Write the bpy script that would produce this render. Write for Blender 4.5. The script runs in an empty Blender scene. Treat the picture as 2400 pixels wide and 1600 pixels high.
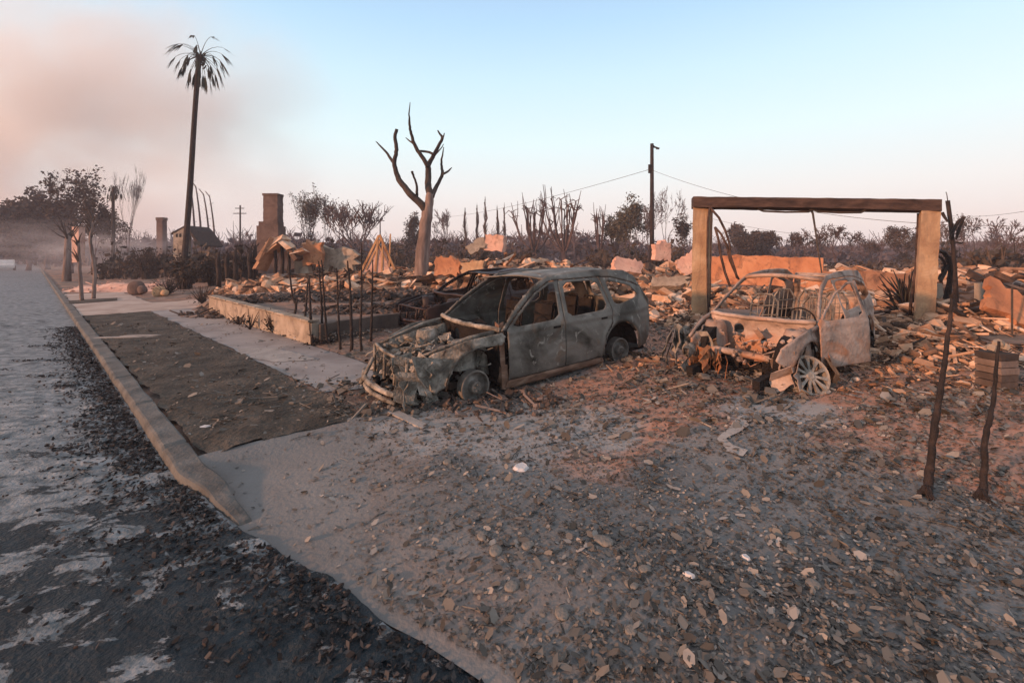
import bpy, bmesh, math, random
import numpy as np
from mathutils import Vector, Matrix, noise as mnoise

SC = bpy.context.scene
COL = SC.collection
R = math.radians

# ------------------------------------------------------------------ camera, world, sun, exposure
F = 1050.0                       # focal length in photo pixels (2400 wide)
EYE = 1.95
cam_d = bpy.data.cameras.new('camera')
cam_d.sensor_width = 36.0
cam_d.lens = 36.0 * F / 2400.0
cam_d.shift_y = -200.0 / 2400.0
cam_d.clip_end = 3000
cam = bpy.data.objects.new('camera', cam_d)
cam.location = (0, 0, EYE)
cam.rotation_euler = (R(90), 0, 0)
COL.objects.link(cam)
SC.camera = cam

SUN_EL = R(9.5)
SUN_DIR = Vector((-0.86, -0.51, 0)).normalized()      # where the sun stands (behind, left)
sv = Vector((SUN_DIR.x * math.cos(SUN_EL), SUN_DIR.y * math.cos(SUN_EL), math.sin(SUN_EL)))
sd = bpy.data.lights.new('sun', 'SUN')
sd.energy = 5.0
sd.angle = R(3.0)
sd.color = (1.0, 0.48, 0.25)
so = bpy.data.objects.new('sun', sd)
so.rotation_euler = sv.to_track_quat('Z', 'Y').to_euler()
COL.objects.link(so)

w = bpy.data.worlds.new('World')
SC.world = w
w.use_nodes = True
nt = w.node_tree
nt.nodes.clear()
out = nt.nodes.new('ShaderNodeOutputWorld')
bg = nt.nodes.new('ShaderNodeBackground')
sky = nt.nodes.new('ShaderNodeTexSky')
sky.sky_type = 'NISHITA'
sky.sun_disc = False
sky.sun_elevation = SUN_EL
sky.sun_rotation = math.atan2(SUN_DIR.x, SUN_DIR.y)
sky.air_density = 1.0
sky.dust_density = 2.0
tc = nt.nodes.new('ShaderNodeTexCoord')
sep = nt.nodes.new('ShaderNodeSeparateXYZ')
ramp = nt.nodes.new('ShaderNodeValToRGB')
cr = ramp.color_ramp
cr.elements[0].position = 0.0
cr.elements[0].color = (0.80, 0.69, 0.70, 1)
cr.elements[1].position = 1.0
cr.elements[1].color = (0.80, 0.70, 0.66, 1)
for p, c in ((0.06, (0.90, 0.80, 0.77, 1)), (0.13, (0.92, 0.90, 0.88, 1)), (0.24, (0.82, 0.99, 1.02, 1)), (0.36, (0.66, 0.90, 1.02, 1)), (0.46, (0.50, 0.76, 1.0, 1)), (0.56, (0.40, 0.60, 0.92, 1)), (0.72, (0.72, 0.66, 0.66, 1))):
    e = cr.elements.new(p)
    e.color = c
mixn = nt.nodes.new('ShaderNodeMix')
mixn.data_type = 'RGBA'
mixn.inputs[0].default_value = 0.88
scl = nt.nodes.new('ShaderNodeVectorMath')
scl.operation = 'SCALE'
scl.inputs['Scale'].default_value = 0.12
nt.links.new(tc.outputs['Generated'], sep.inputs[0])
nt.links.new(sep.outputs['Z'], ramp.inputs[0])
nt.links.new(sky.outputs[0], scl.inputs[0])
nt.links.new(scl.outputs[0], mixn.inputs[6])
nt.links.new(ramp.outputs[0], mixn.inputs[7])
nt.links.new(mixn.outputs[2], bg.inputs[0])
bg.inputs[1].default_value = 1.02
nt.links.new(bg.outputs[0], out.inputs[0])

SC.view_settings.view_transform = 'Standard'
SC.view_settings.look = 'None'
SC.view_settings.exposure = 0.16
SC.view_settings.gamma = 1.0
SC.render.engine = 'CYCLES'
SC.cycles.volume_bounces = 2
SC.cycles.max_bounces = 5

# ------------------------------------------------------------------ terrain frame
# s: metres into the lots from the kerb line's side, t: metres along the street (growing to the far end)
SX, SY = 0.682, 0.731
TX, TY = -0.731, 0.682
def st(s, t):
    return (SX * s + TX * t, SY * s + TY * t)
def to_st(X, Y):
    return (SX * X + SY * Y, TX * X + TY * Y)
def sm(x, a, b):
    u = min(1.0, max(0.0, (x - a) / (b - a)))
    return u * u * (3 - 2 * u)
def gz(X, Y):
    s, t = to_st(X, Y)
    if s < 4.0:
        k4 = sm(t, 4.4, 4.9)
        base = 0.10 * ((1.0 if s >= 0.9 else 0.0) * k4 + (1 - k4) * sm(s, .95, 2.6))
    elif s < 6.7:
        base = 0.10 + 0.16 * (s - 4.0) / 2.7
    else:
        base = 0.26 + 0.24 * sm(s, 6.7, 12.5)
    rz = sm(s, 4.06, 4.12) * sm(t, 9.35, 9.5) * (1 - sm(t, 17.3, 20.0) * (1 - sm(s, 6, 9)))
    z = base * (1 - rz) + 0.52 * rz
    if s > 4.3:
        z += 0.05 * mnoise.noise(Vector((X * 0.5, Y * 0.5, 0))) + 0.02 * mnoise.noise(Vector((X * 2.1, Y * 2.1, 3)))
    return z
def G(px, py):
    """point on the terrain seen at photo pixel px, py"""
    z = 0.1
    for _ in range(25):
        d = F * (EYE - z) / (py - 600.0)
        X = (px - 1200.0) / F * d
        z = z * 0.5 + 0.5 * gz(X, d)
    return Vector((X, d, z))
def P(px, py, d):
    return Vector(((px - 1200.0) / F * d, d, EYE - (py - 600.0) / F * d))
def on(px, d):
    X = (px - 1200.0) / F * d
    return Vector((X, d, gz(X, d)))

# ------------------------------------------------------------------ mesh builder
class MB:
    def __init__(self):
        self.v = []
        self.f = []
    def add(self, vs, fs):
        n = len(self.v)
        self.v.extend([tuple(q) for q in vs])
        self.f.extend([tuple(i + n for i in q) for q in fs])
    def box(self, c, size, rot=None, jit=0, rng=None, taper=1.0):
        hx, hy, hz = size[0] / 2, size[1] / 2, size[2] / 2
        vs = []
        for sx, sy, sz in ((-1, -1, -1), (1, -1, -1), (1, 1, -1), (-1, 1, -1), (-1, -1, 1), (1, -1, 1), (1, 1, 1), (-1, 1, 1)):
            k = taper if sz > 0 else 1.0
            q = Vector((sx * hx * k, sy * hy * k, sz * hz))
            if jit and rng:
                q += Vector((rng.uniform(-1, 1) * hx, rng.uniform(-1, 1) * hy, rng.uniform(-1, 1) * hz)) * jit
            if rot is not None:
                q = rot @ q
            vs.append(q + Vector(c))
        self.add(vs, ((0, 3, 2, 1), (4, 5, 6, 7), (0, 1, 5, 4), (1, 2, 6, 5), (2, 3, 7, 6), (3, 0, 4, 7)))
    def tube(self, pts, rad, n=6, cap=True):
        pts = [Vector(p) for p in pts]
        if not hasattr(rad, '__len__'):
            rad = [rad] * len(pts)
        vs = []
        ref = None
        for i, p in enumerate(pts):
            a = pts[max(0, i - 1)]
            b = pts[min(len(pts) - 1, i + 1)]
            d = (b - a)
            if d.length < 1e-7:
                d = Vector((0, 0, 1))
            d.normalize()
            if ref is None:
                ref = d.orthogonal().normalized()
            ref = (ref - d * ref.dot(d))
            if ref.length < 1e-5:
                ref = d.orthogonal()
            ref.normalize()
            o = d.cross(ref)
            for k in range(n):
                an = 2 * math.pi * k / n
                vs.append(p + (ref * math.cos(an) + o * math.sin(an)) * rad[i])
        fs = []
        for i in range(len(pts) - 1):
            for k in range(n):
                a = i * n + k
                b = i * n + (k + 1) % n
                fs.append((a, b, b + n, a + n))
        if cap:
            fs.append(tuple(range(n - 1, -1, -1)))
            m = (len(pts) - 1) * n
            fs.append(tuple(range(m, m + n)))
        self.add(vs, fs)
    def rock(self, c, size, rng, rot=None, flat=False):
        vs = []
        nseg = rng.choice((5, 6, 7))
        rr = [rng.uniform(0.7, 1.15) for _ in range(nseg)]
        for lay, (k, z) in enumerate(((0.85, -0.5), (1.0, 0.0), (0.72, 0.5))):
            for i in range(nseg):
                an = 2 * math.pi * i / nseg
                q = Vector((math.cos(an) * rr[i] * k * size[0] * 0.5, math.sin(an) * rr[i] * k * size[1] * 0.5, z * size[2] * rng.uniform(0.8, 1.1)))
                if rot is not None:
                    q = rot @ q
                vs.append(q + Vector(c))
        fs = []
        for l in range(2):
            for i in range(nseg):
                a = l * nseg + i
                b = l * nseg + (i + 1) % nseg
                fs.append((a, b, b + nseg, a + nseg))
        fs.append(tuple(range(nseg - 1, -1, -1)))
        fs.append(tuple(range(2 * nseg, 3 * nseg)))
        self.add(vs, fs)
    def quad(self, c, u, v):
        c = Vector(c)
        self.add([c - u - v, c + u - v, c + u + v, c - u + v], ((0, 1, 2, 3),))
    def prism(self, pts, dirv):
        """flat polygon pts (3-D) extruded by vector dirv"""
        n = len(pts)
        pts = [Vector(p) for p in pts]
        vs = pts + [p + Vector(dirv) for p in pts]
        fs = [tuple(range(n - 1, -1, -1)), tuple(range(n, 2 * n))]
        for i in range(n):
            j = (i + 1) % n
            fs.append((i, j, j + n, i + n))
        self.add(vs, fs)
    def build(self, name, m, parent=None, smooth=False, origin=None):
        me = bpy.data.meshes.new(name)
        vs = self.v
        if origin is not None:
            o = Vector(origin)
            vs = [(a[0] - o.x, a[1] - o.y, a[2] - o.z) for a in vs]
        me.from_pydata(vs, [], self.f)
        me.update()
        if smooth:
            me.polygons.foreach_set('use_smooth', [True] * len(me.polygons))
        if m is not None:
            me.materials.append(m)
        ob = bpy.data.objects.new(name, me)
        if origin is not None:
            ob.location = origin
        COL.objects.link(ob)
        if parent is not None:
            ob.parent = parent
        return ob

def tag(o, label=None, cat=None, group=None, kind=None):
    if label: o['label'] = label
    if cat: o['category'] = cat
    if group: o['group'] = group
    if kind: o['kind'] = kind
    return o
def thing(name, loc, label, cat, group=None, rz=0):
    o = bpy.data.objects.new(name, None)
    o.empty_display_size = 0.2
    o.location = loc
    o.rotation_euler = (0, 0, rz)
    COL.objects.link(o)
    return tag(o, label, cat, group)
def rrot(rng, a=math.pi):
    return Matrix.Rotation(rng.uniform(-math.pi, math.pi), 3, 'Z') @ Matrix.Rotation(rng.uniform(-a, a), 3, 'X') @ Matrix.Rotation(rng.uniform(-a, a), 3, 'Y')

# ------------------------------------------------------------------ materials
def mat(name, cols, scale=3.0, rough=0.85, bump=0.2, bscale=None, detail=6, metal=0.0, island=0.0, stretch=None, spec=0.25, dist=0.4, pos=None):
    m = bpy.data.materials.new(name)
    m.use_nodes = True
    n = m.node_tree.nodes
    l = m.node_tree.links
    b = n['Principled BSDF']
    b.inputs['Roughness'].default_value = rough
    b.inputs['Metallic'].default_value = metal
    b.inputs['Specular IOR Level'].default_value = spec
    t = n.new('ShaderNodeTexCoord')
    mp = n.new('ShaderNodeMapping')
    if stretch: mp.inputs['Scale'].default_value = stretch
    l.new(t.outputs['Object'], mp.inputs[0])
    nz = n.new('ShaderNodeTexNoise')
    nz.inputs['Scale'].default_value = scale
    nz.inputs['Detail'].default_value = detail
    nz.inputs['Roughness'].default_value = 0.62
    nz.inputs['Distortion'].default_value = dist
    l.new(mp.outputs[0], nz.inputs['Vector'])
    rp = n.new('ShaderNodeValToRGB')
    k = len(cols)
    el = rp.color_ramp.elements
    ps = pos or [0.32 + 0.36 * i / (k - 1) for i in range(k)]
    el[0].position = ps[0]; el[0].color = (*cols[0], 1)
    el[1].position = ps[-1]; el[1].color = (*cols[-1], 1)
    for i in range(1, k - 1):
        e = el.new(ps[i]); e.color = (*cols[i], 1)
    fac = nz.outputs['Fac']
    if island:
        g = n.new('ShaderNodeNewGeometry')
        ma = n.new('ShaderNodeMath'); ma.operation = 'MULTIPLY_ADD'
        ma.inputs[1].default_value = island
        ad = n.new('ShaderNodeMath'); ad.operation = 'SUBTRACT'; ad.inputs[1].default_value = 0.5
        l.new(g.outputs['Random Per Island'], ad.inputs[0])
        l.new(ad.outputs[0], ma.inputs[0])
        l.new(fac, ma.inputs[2])
        fac = ma.outputs[0]
    l.new(fac, rp.inputs[0])
    l.new(rp.outputs[0], b.inputs['Base Color'])
    if bump:
        n2 = n.new('ShaderNodeTexNoise')
        n2.inputs['Scale'].default_value = bscale or scale * 4
        n2.inputs['Detail'].default_value = 5
        l.new(mp.outputs[0], n2.inputs['Vector'])
        bp = n.new('ShaderNodeBump')
        bp.inputs['Strength'].default_value = bump
        bp.inputs['Distance'].default_value = 0.05
        l.new(n2.outputs['Fac'], bp.inputs['Height'])
        l.new(bp.outputs[0], b.inputs['Normal'])
    return m

M = {}
M['ground'] = mat('burnt_ground', [(.05, .042, .038), (.12, .095, .082), (.18, .13, .11), (.26, .20, .17)], 1.3, .95, .8, 9)
M['far_ground'] = M['ground']
M['dirt'] = mat('strip_dirt', [(.028, .024, .020), (.052, .044, .036), (.085, .072, .06)], 2.2, .95, .8, 16)
M['walk'] = mat('pavement_concrete', [(.17, .15, .145), (.24, .22, .215), (.29, .265, .255)], 1.1, .9, .15, 30)
M['walk2'] = mat('pale_path_concrete', [(.26, .19, .16), (.36, .28, .24), (.42, .34, .30)], 1.1, .9, .15, 30)
M['drive'] = mat('driveway_concrete', [(.105, .103, .102), (.145, .143, .142), (.18, .177, .175)], .7, .9, .25, 28)
M['kerb'] = mat('kerb_concrete', [(.055, .055, .054), (.098, .097, .094), (.135, .134, .13)], 2.2, .9, .35, 22)
M['char'] = mat('charred_wood', [(.010, .008, .008), (.022, .016, .015), (.045, .030, .026)], 5, .8, .6, 20)
M['bark'] = mat('scorched_bark', [(.06, .045, .04), (.18, .13, .115), (.30, .23, .20)], 2.5, .9, .7, 12, stretch=(1, 1, .25))
M['bark_dark'] = mat('dark_bark', [(.018, .014, .013), (.045, .034, .030), (.085, .062, .052)], 2.5, .9, .6, 12, stretch=(1, 1, .25))
M['far_bark'] = mat('far_bark', [(.035, .025, .027), (.075, .052, .052), (.12, .085, .078)], .8, .9, 0)
M['leaf_dead'] = mat('scorched_leaves', [(.018, .016, .014), (.045, .035, .028), (.085, .06, .045)], .6, .9, 0, island=.35)
M['leaf_olive'] = mat('smoky_olive_leaves', [(.03, .032, .022), (.06, .058, .042), (.11, .095, .07)], .6, .9, 0, island=.35)
M['hazed_leaf'] = mat('hazed_burnt_brush', [(.035, .026, .030), (.062, .046, .052), (.10, .078, .08)], .6, .9, 0, island=.35)  # lighter purple-grey leaf colour stands in for distance haze
M['palm'] = mat('scorched_palm_fronds', [(.010, .014, .012), (.022, .028, .022), (.045, .045, .034)], 2, .8, 0, island=.2)
M['stucco'] = mat('scorched_stucco', [(.30, .17, .10), (.46, .29, .17), (.58, .40, .26)], 1.6, .92, .35, 25)
M['stucco_pink'] = mat('pink_stucco', [(.42, .24, .19), (.56, .34, .27), (.62, .42, .34)], 1.4, .92, .3, 25)
M['stucco_orange'] = mat('orange_wall', [(.20, .09, .055), (.38, .17, .09), (.46, .24, .14)], .9, .92, .3, 20)
M['cream'] = mat('cream_wall', [(.14, .11, .09), (.27, .22, .175), (.36, .30, .25)], 1.5, .92, .3, 25)
M['timber'] = mat('bare_timber', [(.16, .075, .035), (.40, .22, .11), (.55, .34, .19)], 1.6, .85, .35, 18, stretch=(4, 4, .5))
M['beam'] = mat('scorched_beam', [(.020, .014, .013), (.055, .035, .030), (.095, .06, .048)], 2.0, .85, .4, 20, stretch=(.6, 4, 4))
M['rubble'] = mat('rubble_mix', [(.025, .018, .015), (.10, .06, .042), (.30, .165, .10), (.47, .29, .19), (.62, .49, .40)], 1.6, .95, .4, 14, island=.7, pos=[.12, .32, .52, .72, .95])
M['rubble_dark'] = mat('dark_rubble', [(.012, .010, .010), (.05, .038, .034), (.13, .095, .08), (.28, .22, .20)], 1.2, .95, .3, 14, island=.5, pos=[.15, .4, .65, .9])
M['litter'] = mat('litter', [(.045, .040, .035), (.10, .088, .078), (.16, .145, .13), (.33, .30, .28)], 1.0, .95, 0, island=.75, pos=[.1, .42, .75, 1.0])
M['stone'] = mat('grey_stone', [(.11, .10, .09), (.17, .155, .14), (.23, .21, .19)], 6, .9, .4, 30)
M['white'] = mat('white_scrap', [(.45, .42, .42), (.6, .56, .55)], 6, .8, .2, 30)
M['brick'] = mat('smoked_brick', [(.06, .042, .038), (.11, .075, .066), (.15, .105, .092)], 1.3, .92, .3, 18)
M['suv'] = mat('burnt_body_metal', [(.05, .044, .038), (.13, .118, .105), (.19, .175, .157), (.29, .265, .24)], 1.4, .58, .07, 30, metal=.3, pos=[.3, .45, .58, .75])
M['suv_rust'] = mat('rusted_sill_metal', [(.04, .028, .022), (.17, .095, .065), (.30, .20, .15)], 3.2, .8, .4, 22, metal=.1, stretch=(.6, 1, 2))
M['ash_metal'] = mat('ashen_metal', [(.05, .042, .036), (.20, .18, .155), (.40, .36, .32)], 5, .8, .6, 30, metal=.15)
M['soot_leaf'] = mat('burnt_black_leaves', [(.004, .004, .005), (.012, .012, .014), (.05, .045, .045)], 3, .8, 0, island=.6)
M['soot'] = mat('sooty_metal', [(.004, .003, .003), (.008, .006, .006), (.018, .014, .012)], 5, .85, .4, 20)
M['hatch'] = mat('bleached_body_metal', [(.12, .085, .068), (.31, .235, .20), (.46, .37, .325)], 1.8, .65, .25, 22, metal=.15)
M['hatch_rust'] = mat('orange_rust', [(.14, .055, .028), (.36, .16, .075), (.46, .25, .14)], 3, .85, .4, 22)
M['maroon'] = mat('dark_maroon_metal', [(.010, .007, .007), (.024, .015, .015), (.045, .028, .027)], 1.5, .5, .2, 18)
M['alloy'] = mat('ashen_alloy', [(.12, .10, .085), (.26, .23, .20), (.38, .34, .30)], 8, .6, .3, 40, metal=.3)
M['rim'] = mat('sooty_rim', [(.07, .062, .055), (.15, .135, .12), (.24, .22, .20)], 7, .6, .12, 40, metal=.3)
M['wire'] = mat('steel_wire', [(.03, .025, .022), (.08, .06, .05)], 8, .7, 0)
M['conc_patch'] = mat('bare_concrete_patch', [(.22, .20, .19), (.34, .31, .29)], 3, .9, .2, 30)
M['white_paint'] = mat('white_car_paint', [(.55, .54, .54), (.7, .7, .7)], 3, .5, 0)
M['glass'] = mat('dark_glass', [(.02, .02, .025), (.04, .04, .05)], 3, .2, 0)

def mix_ground(m, cols, scale, thr, soft=.05, stretch=None, dist=1.0):
    """lay a second patchy colour over an existing material"""
    n = m.node_tree.nodes; l = m.node_tree.links
    b = n['Principled BSDF']
    src = b.inputs['Base Color'].links[0].from_socket
    t = n.new('ShaderNodeTexCoord')
    mp = n.new('ShaderNodeMapping')
    if stretch: mp.inputs['Scale'].default_value = stretch
    l.new(t.outputs['Object'], mp.inputs[0])
    nz = n.new('ShaderNodeTexNoise')
    nz.inputs['Scale'].default_value = scale
    nz.inputs['Detail'].default_value = 8
    nz.inputs['Distortion'].default_value = dist
    nz.inputs['Roughness'].default_value = .6
    l.new(mp.outputs[0], nz.inputs['Vector'])
    mr = n.new('ShaderNodeMapRange')
    mr.inputs['From Min'].default_value = thr - soft
    mr.inputs['From Max'].default_value = thr + soft
    l.new(nz.outputs['Fac'], mr.inputs['Value'])
    mx = n.new('ShaderNodeMix'); mx.data_type = 'RGBA'
    l.new(mr.outputs[0], mx.inputs[0])
    l.new(src, mx.inputs[6])
    mx.inputs[7].default_value = (*cols, 1)
    l.new(mx.outputs[2], b.inputs['Base Color'])
    return mr
mix_ground(M['ground'], (.27, .145, .10), .55, .56, .10)
mix_ground(M['ground'], (.075, .075, .06), .8, .60, .08)
mix_ground(M['drive'], (.18, .135, .115), .45, .60, .10)
mix_ground(M['suv'], (.21, .14, .10), 1.6, .64, .06)
mix_ground(M['suv'], (.028, .025, .02), 1.1, .60, .10)
mix_ground(M['suv'], (.30, .28, .25), 7, .64, .04)
mix_ground(M['hatch'], (.06, .045, .04), 3, .63, .06)
mix_ground(M['hatch'], (.34, .17, .10), 1.6, .58, .08)

mix_ground(M['stucco_orange'], (.10, .055, .04), 2.2, .62, .10)
mix_ground(M['stucco_pink'], (.20, .13, .10), 2.6, .62, .10)
mix_ground(M['cream'], (.09, .07, .06), 1.9, .62, .10)
mix_ground(M['stucco'], (.26, .17, .11), 2.2, .60, .12, stretch=(2, 2, .5))
def stain_and_light(m, cs, col, seed=0.0, soft=.45):
    n = m.node_tree.nodes; l = m.node_tree.links
    b = n['Principled BSDF']; src = b.inputs['Base Color'].links[0].from_socket
    t = n.new('ShaderNodeTexCoord'); prev = None
    nz = n.new('ShaderNodeTexNoise'); nz.inputs['Scale'].default_value = 1.7; nz.inputs['Detail'].default_value = 8; l.new(t.outputs['Object'], nz.inputs['Vector'])
    for x, y, r in cs:
        d = n.new('ShaderNodeVectorMath'); d.operation = 'DISTANCE'; d.inputs[1].default_value = (x, y, .2); l.new(t.outputs['Object'], d.inputs[0])
        q = n.new('ShaderNodeMath'); q.operation = 'DIVIDE'; q.inputs[1].default_value = r; l.new(d.outputs['Value'], q.inputs[0])
        if prev is None: prev = q.outputs[0]
        else:
            mn = n.new('ShaderNodeMath'); mn.operation = 'MINIMUM'; l.new(prev, mn.inputs[0]); l.new(q.outputs[0], mn.inputs[1]); prev = mn.outputs[0]
    ma = n.new('ShaderNodeMath'); ma.operation = 'MULTIPLY_ADD'; ma.inputs[1].default_value = 2.2; l.new(nz.outputs['Fac'], ma.inputs[0]); l.new(prev, ma.inputs[2])
    mr = n.new('ShaderNodeMapRange'); mr.inputs['From Min'].default_value = 2.15 + soft / 2; mr.inputs['From Max'].default_value = 2.15 - soft / 2; l.new(ma.outputs[0], mr.inputs['Value'])
    mx = n.new('ShaderNodeMix'); mx.data_type = 'RGBA'; l.new(mr.outputs[0], mx.inputs[0]); l.new(src, mx.inputs[6]); mx.inputs[7].default_value = (*col, 1)
    l.new(mx.outputs[2], b.inputs['Base Color'])
RUST_SUNLIT_SPOTS = [(1.3, 5.4, 1.1), (.7, 4.3, .5), (2.4, 6.3, 1.3), (4.5, 5.2, 1.3), (3.7, 4.2, .7), (5.6, 6.2, 1.2), (3.0, 8.4, 1.4)]  # rust ash plus the warm sunlight round the cars, painted into the colour
stain_and_light(M['ground'], RUST_SUNLIT_SPOTS, (.33, .185, .135))
stain_and_light(M['drive'], RUST_SUNLIT_SPOTS, (.36, .195, .14))
ASH_SPOTS = [(-.7, 5.0, .7), (.1, 4.7, .8), (.9, 4.9, .5), (3.0, 5.0, .5)]
stain_and_light(M['drive'], ASH_SPOTS, (.27, .25, .24))
stain_and_light(M['ground'], ASH_SPOTS, (.27, .25, .24))

# road: dark crust with torn sheets of pale ash
def road_mat():
    m = mat('ash_crusted_road', [(.004, .008, .012), (.010, .018, .025), (.024, .034, .042)], 4, .6, .8, 30)
    n = m.node_tree.nodes; l = m.node_tree.links
    b = n['Principled BSDF']
    base = b.inputs['Base Color'].links[0].from_socket
    t = n.new('ShaderNodeTexCoord')
    def nz(scale, stretch, dist, det=8, rough=.6, rot=0):
        mp = n.new('ShaderNodeMapping')
        mp.inputs['Scale'].default_value = stretch
        mp.inputs['Rotation'].default_value = (0, 0, rot)
        l.new(t.outputs['Object'], mp.inputs[0])
        k = n.new('ShaderNodeTexNoise')
        k.inputs['Scale'].default_value = scale
        k.inputs['Detail'].default_value = det
        k.inputs['Roughness'].default_value = rough
        k.inputs['Distortion'].default_value = dist
        l.new(mp.outputs[0], k.inputs['Vector'])
        return k.outputs['Fac']
    a = nz(2.5, (1, 1.6, 1), .5, 12, .74)
    big = nz(.45, (1, 1, 1), .5, 2)
    # sheets thin out towards the camera, painting in the vignette's dark lower edge (world y)
    sp = n.new('ShaderNodeSeparateXYZ'); l.new(t.outputs['Object'], sp.inputs[0])
    mr0 = n.new('ShaderNodeMapRange')
    mr0.inputs['From Min'].default_value = 2.3; mr0.inputs['From Max'].default_value = 4.0
    mr0.inputs['To Min'].default_value = -.075; mr0.inputs['To Max'].default_value = .085
    l.new(sp.outputs['Y'], mr0.inputs['Value'])
    s1 = n.new('ShaderNodeMath'); s1.operation = 'ADD'
    l.new(a, s1.inputs[0]); l.new(mr0.outputs[0], s1.inputs[1])
    s2 = n.new('ShaderNodeMath'); s2.operation = 'MULTIPLY_ADD'; s2.inputs[1].default_value = .35
    l.new(big, s2.inputs[0]); l.new(s1.outputs[0], s2.inputs[2])
    mr = n.new('ShaderNodeMapRange')
    mr.inputs['From Min'].default_value = .648; mr.inputs['From Max'].default_value = .664
    l.new(s2.outputs[0], mr.inputs['Value'])
    ash = nz(5, (1, 1.5, 1), .4)
    rp = n.new('ShaderNodeValToRGB')
    rp.color_ramp.elements[0].position = .35; rp.color_ramp.elements[0].color = (.055, .075, .088, 1)
    rp.color_ramp.elements[1].position = .68; rp.color_ramp.elements[1].color = (.27, .285, .30, 1)
    l.new(ash, rp.inputs[0])
    mx = n.new('ShaderNodeMix'); mx.data_type = 'RGBA'
    l.new(mr.outputs[0], mx.inputs[0]); l.new(base, mx.inputs[6]); l.new(rp.outputs[0], mx.inputs[7])
    l.new(mx.outputs[2], b.inputs['Base Color'])
    # the sheets stand a little above the crust
    bp = n.new('ShaderNodeBump'); bp.inputs['Strength'].default_value = .8; bp.inputs['Distance'].default_value = .03
    l.new(mr.outputs[0], bp.inputs['Height'])
    old = b.inputs['Normal'].links[0].from_socket
    l.new(old, bp.inputs['Normal'])
    l.new(bp.outputs[0], b.inputs['Normal'])
    return m
M['road'] = road_mat()

# ------------------------------------------------------------------ ground, road, pavements
def axis(segs):
    out_ = []
    for a, b, step in segs:
        n_ = max(1, int(round((b - a) / step)))
        out_ += [a + (b - a) * i / n_ for i in range(n_)]
    out_.append(segs[-1][1])
    return out_
def sheet(name, S, T, zf, m, kind='structure', edge=None):
    b = MB()
    ns, ntt = len(S), len(T)
    vs = []
    for s in S:
        for t in T:
            X, Y = st(s, t)
            vs.append((X, Y, zf(X, Y, s, t)))
    fs = []
    for i in range(ns - 1):
        for j in range(ntt - 1):
            a = i * ntt + j
            fs.append((a, a + ntt, a + ntt + 1, a + 1))
    b.add(vs, fs)
    o = b.build(name, m, smooth=True)
    # make normals look up
    me = o.data
    if me.polygons[0].normal.z < 0:
        me.flip_normals()
    tag(o, kind=kind)
    return o
gS = axis([(-900, -60, 120), (-60, -10, 10), (-10, 0.6, 2.0), (0.6, 0.9, .1), (0.9, 4.0, .3), (4.0, 4.2, .03), (4.2, 14, .16), (14, 30, 1), (30, 100, 7), (100, 1100, 100)])
gT = axis([(-1000, -100, 100), (-100, -20, 8), (-20, 9.2, .22), (9.2, 9.6, .05), (9.6, 22, .25), (22, 60, 2), (60, 200, 14), (200, 1200, 100)])
def gzf(X, Y, s, t):
    return -0.06 if s < 0.86 else gz(X, Y) - (0.03 if (s < 2.5 and t < 5) else (0.012 if s < 4.02 else 0))
sheet('ground', gS, gT, gzf, M['ground'])

_e = []
for q in ((500, 1190), (560, 1240), (620, 1272), (700, 1320), (770, 1350), (830, 1400), (900, 1462), (1000, 1510), (1150, 1600)):
    d_ = F * EYE / (q[1] - 600.0)
    _e.append(to_st((q[0] - 1200.0) / F * d_, d_))
_e = sorted([(t, s) for s, t in _e])
print('edge', _e)
def edge_s(t):
    """where the road meets kerb / driveway apron"""
    s = float(np.interp(t, [a for a, _b in _e], [_b for _a, _b in _e]))
    return s + (0.86 - s) * sm(t, 4.2, 4.8)
def rough_edge(t):
    return 0.035 * mnoise.noise(Vector((t * 2.3, 0, 0))) + 0.02 * mnoise.noise(Vector((t * 7, 0, 5)))
rT = axis([(-40, -2, 2), (-2, 12, .06), (12, 30, .4), (30, 400, 10)])
rU = axis([(0, .8, .8 / 90), (.8, 1, .02)])
def road():
    b = MB(); vs = []
    for u in rU:
        for t in rT:
            e = (edge_s(t) + rough_edge(t)) if t < 4.7 else 0.875
            s = e - (u ** 1.5) * 9.0
            X, Y = st(s, t)
            z = 0.004 + (1 - .75 * sm(Y, 4, 10)) * (0.022 * mnoise.noise(Vector((X * 1.2, Y * 3.2, 0))) + 0.012 * mnoise.noise(Vector((X * 5, Y * 9, 2))) + .01)
            if t < 4.7 and u == 0: z = 0.0
            vs.append((X, Y, z))
    n_ = len(rT)
    fs = []
    for i in range(len(rU) - 1):
        for j in range(n_ - 1):
            a = i * n_ + j
            fs.append((a, a + 1, a + 1 + n_, a + n_))
    b.add(vs, fs)
    o = b.build('road', M['road'], smooth=True)
    if o.data.polygons[0].normal.z < 0: o.data.flip_normals()
    return tag(o, kind='structure')
road()

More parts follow.
